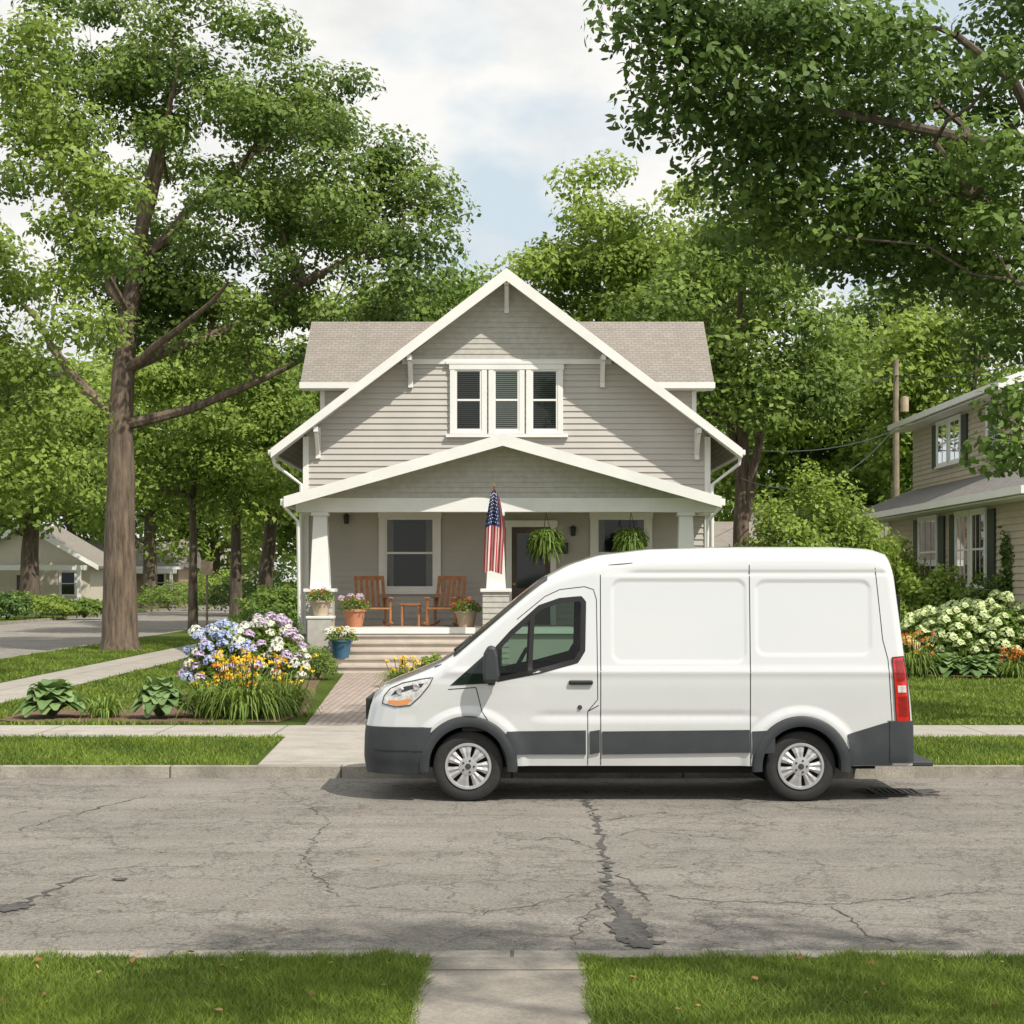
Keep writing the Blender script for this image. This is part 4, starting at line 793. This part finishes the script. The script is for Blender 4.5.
for s_ in SN:
    zt_=float(ztf(s_)); r=float(rfn(s_)); zc=zt_-r; zz=np.linspace(zb,zc,NZ)
    def XM(z):
        z=np.asarray(z,float)
        if s_<.8: f=xff(z); return f+s_*(.8-f)/.8
        if s_>4.6: return 4.6+(s_-4.6)/.6*(xrf(z)-4.6)
        return np.full_like(z,s_)
    xs=XM(zz); ys=side0(xs,zz)
    an=np.linspace(0,math.pi/2,NA+1)[1:]; za=zc+r*np.sin(an); xa=XM(za); yb=float(side0(XM(np.array([zc]))[0],zc)); ya=yb-r+r*np.cos(an)
    ye=yb-r; tt=np.linspace(1,0,NT+1)[1:]; yt=ye*tt; zt2=zt_+.018*(1-tt*tt); xt=XM(np.full(NT,zt_))
    hx=np.concatenate([[xs[0]],xs,xa,xt]); hy=np.concatenate([[0],ys,ya,yt]); hz=np.concatenate([[zb],zz,za,zt2])
    h=np.stack([hx,-hy,hz],1); h2=np.stack([hx,hy,hz],1)[1:-1][::-1]; rings.append(np.vstack([h,h2]))
K=len(rings[0]); V=np.vstack(rings); fs=[]
def inwell(c): return abs(c[1])>.5 and any((c[0]-a)**2+(c[2]-b_)**2<.435**2 for a,b_ in WH)
for i in range(len(rings)-1):
    for k in range(K):
        k2=(k+1)%K; f=(i*K+k,(i+1)*K+k,(i+1)*K+k2,i*K+k2)
        c=(V[f[0]]+V[f[2]])/2
        if c[2]<.8:
            if c[2]<zb+.004 and abs(c[1])<=.99 and any(abs(c[0]-a)<.44 for a,_ in WH): continue
            if inwell(c): continue
        if 1.25<c[0]<2.2 and 1.15<c[2]<2.1 and abs(c[1])>.7 and pip(c[0],c[2],WINM): continue
        fs.append(f)
for i in (0,len(rings)-1): fs.append(tuple(i*K+k for k in range(K)))
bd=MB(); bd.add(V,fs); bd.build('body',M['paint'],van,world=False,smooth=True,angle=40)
def patch(pts,name,mt,parent,off=.004,thick=.012,sides=(-1,),px=True,step=.05,smooth=True):
    P=[toM(p) for p in pts] if px else pts
    out=None
    for s in sides:
        bm=bmesh.new(); vs=[bm.verts.new((p[0],0,p[1])) for p in P]; bm.faces.new(vs)
        xs=[p[0] for p in P]; zs=[p[1] for p in P]
        for a in np.arange(min(xs)+step,max(xs),step): bmesh.ops.bisect_plane(bm,geom=bm.verts[:]+bm.edges[:]+bm.faces[:],plane_co=(a,0,0),plane_no=(1,0,0))
        for a in np.arange(min(zs)+step,max(zs),step): bmesh.ops.bisect_plane(bm,geom=bm.verts[:]+bm.edges[:]+bm.faces[:],plane_co=(0,0,a),plane_no=(0,0,1))
        bmesh.ops.recalc_face_normals(bm,faces=bm.faces)
        nv=set()
        if thick:
            g=bmesh.ops.extrude_face_region(bm,geom=bm.faces[:]); nv=set(e for e in g['geom'] if isinstance(e,bmesh.types.BMVert))
        for v in bm.verts:
            y=float(side(v.co.x,v.co.z)); v.co.y=s*(y+(off if (v in nv or not thick) else off-thick))
        bmesh.ops.recalc_face_normals(bm,faces=bm.faces)
        if smooth:
            for f in bm.faces: f.smooth=True
            for e in bm.edges:
                if len(e.link_faces)==2 and e.calc_face_angle(0)>.6: e.smooth=False
        me=bpy.data.meshes.new(name); bm.to_mesh(me); bm.free(); me.materials.append(mt); o=bpy.data.objects.new(name,me); COL.objects.link(o); o.parent=parent; out=out or o
    return out
def seam(pts,name='panel_seam',w_=.0045,off=.0015,mt='black',sides=(-1,),parent=None):
    P=[np.array(toM(p)) for p in pts]; Q=[]
    for i in range(len(P)-1):
        n=max(2,int(np.linalg.norm(P[i+1]-P[i])/.03))
        for k in range(n): Q.append(P[i]+(P[i+1]-P[i])*k/n)
    Q.append(P[-1]); o=None
    for s in sides:
        m_=MB(); L=[];R=[]
        for i,q in enumerate(Q):
            d=nrm(Q[min(i+1,len(Q)-1)]-Q[max(i-1,0)]); nn=np.array([-d[1],d[0]])*w_
            for lst,p in ((L,q+nn),(R,q-nn)): lst.append((p[0],s*(float(side(p[0],p[1]))+off),p[1]))
        n=len(Q); m_.add(L+R,[(i,i+1,n+i+1,n+i) for i in range(n-1)]); o=m_.build(name,M[mt],parent or van,world=False)
    return o
B2=(-1,1)
seam(WIN+[WIN[0]],'window_seal',.026,.003,sides=B2)
patch(WIN,'side_window',M['sglass'],van,-.004,0,sides=B2)
seam([(533,613),(530,674)],'window_divider',.022,.004,sides=B2)
patch([(450,686),(486,654),(490,654),(490,684)],'quarter_window',M['vglass'],van,.005,sides=B2)
for s in B2:
    m_=MB(); gx=np.arange(.95,2.4,.03); gz=np.arange(.7,2.25,.03)
    for a in gx:
        for c in gz:
            if c+.03>float(ztf(a))-.12 or pip(a+.015,c+.015,WINM): continue
            q=[(a,c),(a+.03,c),(a+.03,c+.03),(a,c+.03)]; m_.add([(u_,s*(float(side(u_,v_))-.05),v_) for u_,v_ in q],[(0,1,2,3)])
    m_.build('door_lining',M['cabin'],van,world=False)
MB().box(2.33,2.36,-.86,.86,.5,2.33).build('bulkhead',M['cabin'],van,world=False)
MB().prism([(.95,-.82,.7),(1.35,-.82,.7),(1.38,-.82,1.22),(1.25,-.82,1.36),(.95,-.82,1.38)],(0,1.64,0)).build('dashboard',M['cabin'],van,world=False)
for yy in (-.45,.45):
    st_=MB().box(1.75,2.25,yy-.25,yy+.25,.8,1.0).prism([(2.05,yy-.24,1.0),(2.2,yy-.24,1.0),(2.3,yy-.24,1.62),(2.17,yy-.24,1.62)],(0,.48,0)).build('seat',M['cabin'],van,world=False,bevel=.03)
    MB().prism([(2.17,yy-.14,1.65),(2.28,yy-.14,1.65),(2.3,yy-.14,1.86),(2.2,yy-.14,1.86)],(0,.28,0)).build('headrest',M['cabin'],st_,world=False,bevel=.03)
m_=MB(); ring_=[]
for k in range(25): a=2*math.pi*k/24; ring_.append((1.5+.09*math.sin(a),-.45+.2*math.cos(a),1.33+.17*math.sin(a)))
m_.tube(ring_,.017,6); m_.tube([(1.5,-.45,1.33),(1.33,-.45,1.2)],.03,6); m_.build('steering_wheel',M['black'],van,world=False,smooth=True)
m_=MB(); xs=np.linspace(.87,1.80,30); ysn=np.linspace(-1,1,31); g=[]
for x in xs:
    zt_=float(ztf(x)); r=float(rfn(x)); yb=float(side0(x,zt_-r)); lim_=yb-.045
    for q in ysn:
        y=q*lim_; e=max(0,abs(y)-(yb-r)); z=zt_-r+math.sqrt(max(0,r*r-e*e)) + (.018*(1-(abs(y)/(yb-r))**2) if e==0 else 0); g.append((x-.006,y*1.004,z+.007))
m_.add(g,[(i*31+k,(i+1)*31+k,(i+1)*31+k+1,i*31+k+1) for i in range(29) for k in range(30)]); m_.build('windshield',M['vglass'],van,world=False,smooth=True)
MB().tube([(.86,-.5,1.49),(.98,-.1,1.58),(1.0,.3,1.60)],.012,6).build('wiper',M['black'],van,world=False)
seam([(476,688),(482,712),(496,733),(505,757),(507,767)],'door_seam',sides=B2); seam([(601,563),(601,766)],'door_seam',sides=B2); seam([(517,620),(545,597),(560,590),(585,587),(594,590),(597,600),(598,700),(588,712),(588,766)],'door_seam',w_=.004,sides=B2)
seam([(751,556),(751,766)],'panel_seam',sides=B2); seam([(448,690),(476,688)],'panel_seam'); seam([(560,577),(600,566),(660,561),(760,558),(880,558)],'roof_seam',w_=.004,sides=B2)
seam([(877,560),(884,640),(889,660),(893,722)],'panel_seam',sides=B2,w_=.004)
seam([(588,712),(599,706)],'panel_seam')
seam([(434,668),(452,661)],'hood_seam',sides=B2)
def atside(px,py,off=0): x,z=toM((px,py)); return x,-(float(side(x,z))+off),z
x,y,z=atside(581,683); MB().box(x-.12,x+.12,y-.035,y+.01,z-.022,z+.022).build('door_handle',M['black'],van,world=False,bevel=.014)
x,y,z=atside(580,708,.001); MB().lathe([(0,-.008),(.022,-.008),(.026,.01)],(x,y,z),16,'y').build('door_lock',M['plastic'],van,world=False)
for a,b_ in ((509,586),(590,600),(602.5,750),(752.5,775)):
    patch([(a,755),(a,732),(b_,730.5),(b_,753)] if a>509 else [(514,755),(506,737),(507,732),(b_,731),(b_,755)],'side_cladding',M['plastic'],van,.022,.03,sides=B2)
patch([(843,766),(850,748),(848,735),(884,724),(893,722),(893,766)],'rear_side_cladding',M['plastic'],van,.018,.03,sides=B2)
for s in (-1,1):
    for (wx,wz) in WH:
        m_=MB(); na=40; rr=[.385,.39,.415,.45,.475,.492]; of=[-.10,.022,.034,.034,.028,.004]; vs=[]
        for i in range(na+1):
            a=math.radians(-6+192*i/na)
            for r_,o__ in zip(rr,of):
                x=wx+r_*math.cos(a); z=max(.3,wz+r_*math.sin(a)*1.03); vs.append((x,s*(float(side(x,z))+o__),z))
        k=len(rr); m_.add(vs,[(i*k+j,(i+1)*k+j,(i+1)*k+j+1,i*k+j+1) for i in range(na) for j in range(k-1)]); m_.build('wheel_arch',M['plastic'],van,world=False,smooth=True)
        m_=MB(); vs=[]; na=28
        for i in range(na+1):
            a=math.radians(-8+196*i/na)
            for yy in (s*.96,s*.45): vs.append((wx+.44*math.cos(a),yy,wz+.44*math.sin(a)))
        m_.add(vs,[(2*i,2*i+1,2*i+3,2*i+2) for i in range(na)]); m_.add([(wx+.44*math.cos(math.radians(-8+196*i/na)),s*.45,wz+.44*math.sin(math.radians(-8+196*i/na))) for i in range(na+1)],[tuple(range(na+1))])
        m_.build('wheel_well',M['chassis'],van,world=False)
def bumper(front):
    m_=MB(); rows=[]; zs=np.linspace(.27,.735,14) if front else np.linspace(.39,.80,12)
    for z in zs:
        if front:
            x1=WH[0][0]-math.sqrt(max(.0,.46**2-(z-.35)**2)); xe=float(xff(z))
            if z>.62: x1=min(x1,.64)
            xs_=xe+(x1-xe)*np.linspace(0,1,16)**1.6
        else:
            xe=float(xrf(z)); x1=5.18; xs_=xe-(xe-x1)*np.linspace(0,1,16)**1.6
        tuck=.03*max(0,(.42-z)/.15)
        ys_=side(xs_,max(z,.36))+.025-tuck; sgn=-1 if front else 1
        fx_=xe+sgn*(.03 -tuck)
        L=[(x,-y,z) for x,y in zip(xs_[::-1],ys_[::-1])]; y0_=float(ys_[0]); mid=[(fx_+(-sgn)*.05*abs(q)**3,q*y0_,z) for q in np.linspace(-.96,.96,15)]; R=[(x,y,z) for x,y in zip(xs_,ys_)]
        rows.append(L+mid+R)
    k=len(rows[0]); top=[(p[0]*1.0+(.04 if front else -.04),p[1]*.95,p[2]+.015) for p in rows[-1]]; bot=[(p[0]+(.06 if front else -.06),p[1]*.94,p[2]-.01) for p in rows[0]]
    rows=[bot]+rows+[top]
    m_.add([p for r_ in rows for p in r_],[(i*k+j,i*k+j+1,(i+1)*k+j+1,(i+1)*k+j) for i in range(len(rows)-1) for j in range(k-1)])
    m_.build('front_bumper' if front else 'rear_bumper',M['plastic'],van,world=False,smooth=True,angle=50)
bumper(True); bumper(False)
seam([(372,752),(426,752)],'bumper_groove',.006,.028,sides=B2)
MB().box(5.0,5.66,-.82,.82,.335,.39).build('rear_step',M['plastic'],van,world=False,bevel=.015)
MB().box(1.45,3.85,-.80,.80,.27,.355).build('underbody',M['chassis'],van,world=False); MB().box(4.78,5.1,-.7,.7,.3,.355).build('spare_wheel_carrier',M['chassis'],van,world=False)
MB().tube([(1.0,-.8,.35),(1.0,.8,.35)],.05,8).build('front_axle',M['chassis'],van,world=False); MB().tube([(4.308,-.8,.35),(4.308,.8,.35)],.06,8).build('rear_axle',M['chassis'],van,world=False)
MB().box(-.045,-.0,-.5,.5,.78,1.0).build('grille',M['black'],van,world=False,bevel=.01)
hl=[(381,705),(383,697),(389,690),(402,684),(420,680),(433,678),(429,686),(420,697),(410,706),(395,708)]
patch(hl,'headlight',M['lamp_clear'],van,.006,sides=B2,step=.03)
h_=[o for o in list(van.children) if o.name.startswith('headlight')][0]
patch([(386,704.5),(388,701.5),(400,701.5),(408,699.5),(412,700),(407,705),(396,706.5)],'turn_signal',M['amber'],h_,.010,step=.03)
patch([(390,697),(394,692),(404,687.5),(418,684.5),(424,684),(421,688),(410,690.5),(399,694)],'lamp_bezel',M['plastic'],h_,.0085,.006,step=.03)
seam(hl+[hl[0]],'lamp_seal',.005,.008,'plastic',parent=h_)
for (a_,b_,r_) in ((400,692.5,.040),(416,688,.032)):
    x,y,z=atside(a_,b_,.012); MB().lathe([(0,.0),(r_*.5,-.002),(r_*.85,-.006),(r_,-.003),(r_*1.12,.004)],(x,y,z),20,'y').build('reflector',M['silver'],h_,world=False,smooth=True)
tl=patch([(893,658),(905,657),(908.5,680),(911,722),(897,722)],'tail_light',M['red'],van,.012,.03,sides=B2,step=.03)
patch([(898,686),(906.5,686),(907.2,693),(898.6,693)],'reversing_lens',M['lamp_clear'],tl,.016,.01,step=.03)
patch([(898.8,697),(907.4,697),(909,717),(900,717)],'lower_lens',M['red_dark'],tl,.015,.01,step=.03)
patch([(896,661),(904,660.5),(906,682),(897.6,682)],'upper_lens',M['red_dark'],tl,.015,.01,step=.03)
seam([(893,658),(905,657),(908.5,680),(911,722),(897,722),(893,658)],'lamp_seal',.005,.014,'black',parent=tl)
for s in (-1,1): MB().box(5.27,5.36,min(s*.12,s*.68),max(s*.12,s*.68),1.5,2.05).build('rear_window',M['vglass'],van,world=False,bevel=.01)
for s in (-1,1):
    m_=MB(); x,y,z=atside(491,664); y=abs(y)
    pts=[(1.17,1.20),(1.30,1.20),(1.325,1.26),(1.31,1.46),(1.28,1.55),(1.21,1.56),(1.165,1.48),(1.155,1.28)]
    m_.prism([(p[0],s*(y+.08),p[1]) for p in pts],(0,s*.2,0)); mr_=m_.build('mirror',M['plastic'],van,world=False,bevel=.03)
    MB().prism([(1.2,s*(y-.02),1.16),(1.28,s*(y-.02),1.16),(1.28,s*(y-.02),1.27),(1.2,s*(y-.02),1.27)],(0,s*.12,0)).build('mirror_arm',M['plastic'],mr_,world=False,bevel=.02)
    MB().box(1.318,1.33,min(s*(y+.1),s*(y+.26)),max(s*(y+.1),s*(y+.26)),1.24,1.5).build('mirror_glass',M['vglass'],mr_,world=False)
def wheel(wx,s):
    Y=s*.965
    tyre=MB().lathe([(.215,Y-s*.22),(.30,Y-s*.235),(.34,Y-s*.21),(.352,Y-s*.17),(.352,Y-s*.05),(.342,Y-s*.015),(.31,Y+s*.004),(.26,Y+s*.002),(.225,Y-s*.012),(.215,Y-s*.03)],(wx,0,.352),48,'y').build('wheel',M['tyre'],van,world=False,smooth=True)
    MB().lathe([(.232,Y-s*.002),(.228,Y+s*.007),(.207,Y+s*.007),(.200,Y-s*.006),(.198,Y-s*.06)],(wx,0,.352),48,'y').build('rim',M['silver'],tyre,world=False,smooth=True)
    MB().lathe([(.205,Y-s*.05),(0,Y-s*.05)],(wx,0,.352),32,'y').build('brake_disc',M['chassis'],tyre,world=False)
    m_=MB()
    for k in range(14):
        a=k*math.pi/7+.15+(.06 if k%2 else -.06); r0,rm,r1=.05,.14,.205; nn=np.array([-math.sin(a),math.cos(a)]); dd=np.array([math.cos(a),math.sin(a)]); vs=[]
        for r_,wd,yo in ((r0,.014,.010),(rm,.0225,.008),(r1,.037,-.004)):
            p=dd*r_
            for sg in (-1,0,1): vs.append((wx+p[0]+nn[0]*wd*sg,Y+s*(yo-(.010 if sg else 0)),.352+p[1]+nn[1]*wd*sg))
            for sg in (-1,1): vs.append((wx+p[0]+nn[0]*wd*1.03*sg,Y+s*(yo-.035),.352+p[1]+nn[1]*wd*1.03*sg))
        for i in (0,5): m_.add(vs[i:i+10],[(0,1,6,5),(1,2,7,6),(0,5,8,3),(2,4,9,7)])
    m_.lathe([(.095,Y-s*.02),(.09,Y+s*.008),(.035,Y+s*.016),(0,Y+s*.017)],(wx,0,.352),24,'y'); m_.build('hubcap',M['silver'],tyre,world=False,smooth=True,angle=30)
    for k in range(5):
        a=k*2*math.pi/5; MB().lathe([(.012,Y+s*.008),(.010,Y+s*.020),(0,Y+s*.021)],(wx+.058*math.cos(a),0,.352+.058*math.sin(a)),8,'y').build('wheel_nut',M['plastic'],tyre,world=False)
    MB().lathe([(.03,Y+s*.014),(.028,Y+s*.022),(0,Y+s*.024)],(wx,0,.352),16,'y').build('centre_cap',M['plastic'],tyre,world=False)
for wx,_ in WH:
    for s in (-1,1): wheel(wx,s)
print('done')
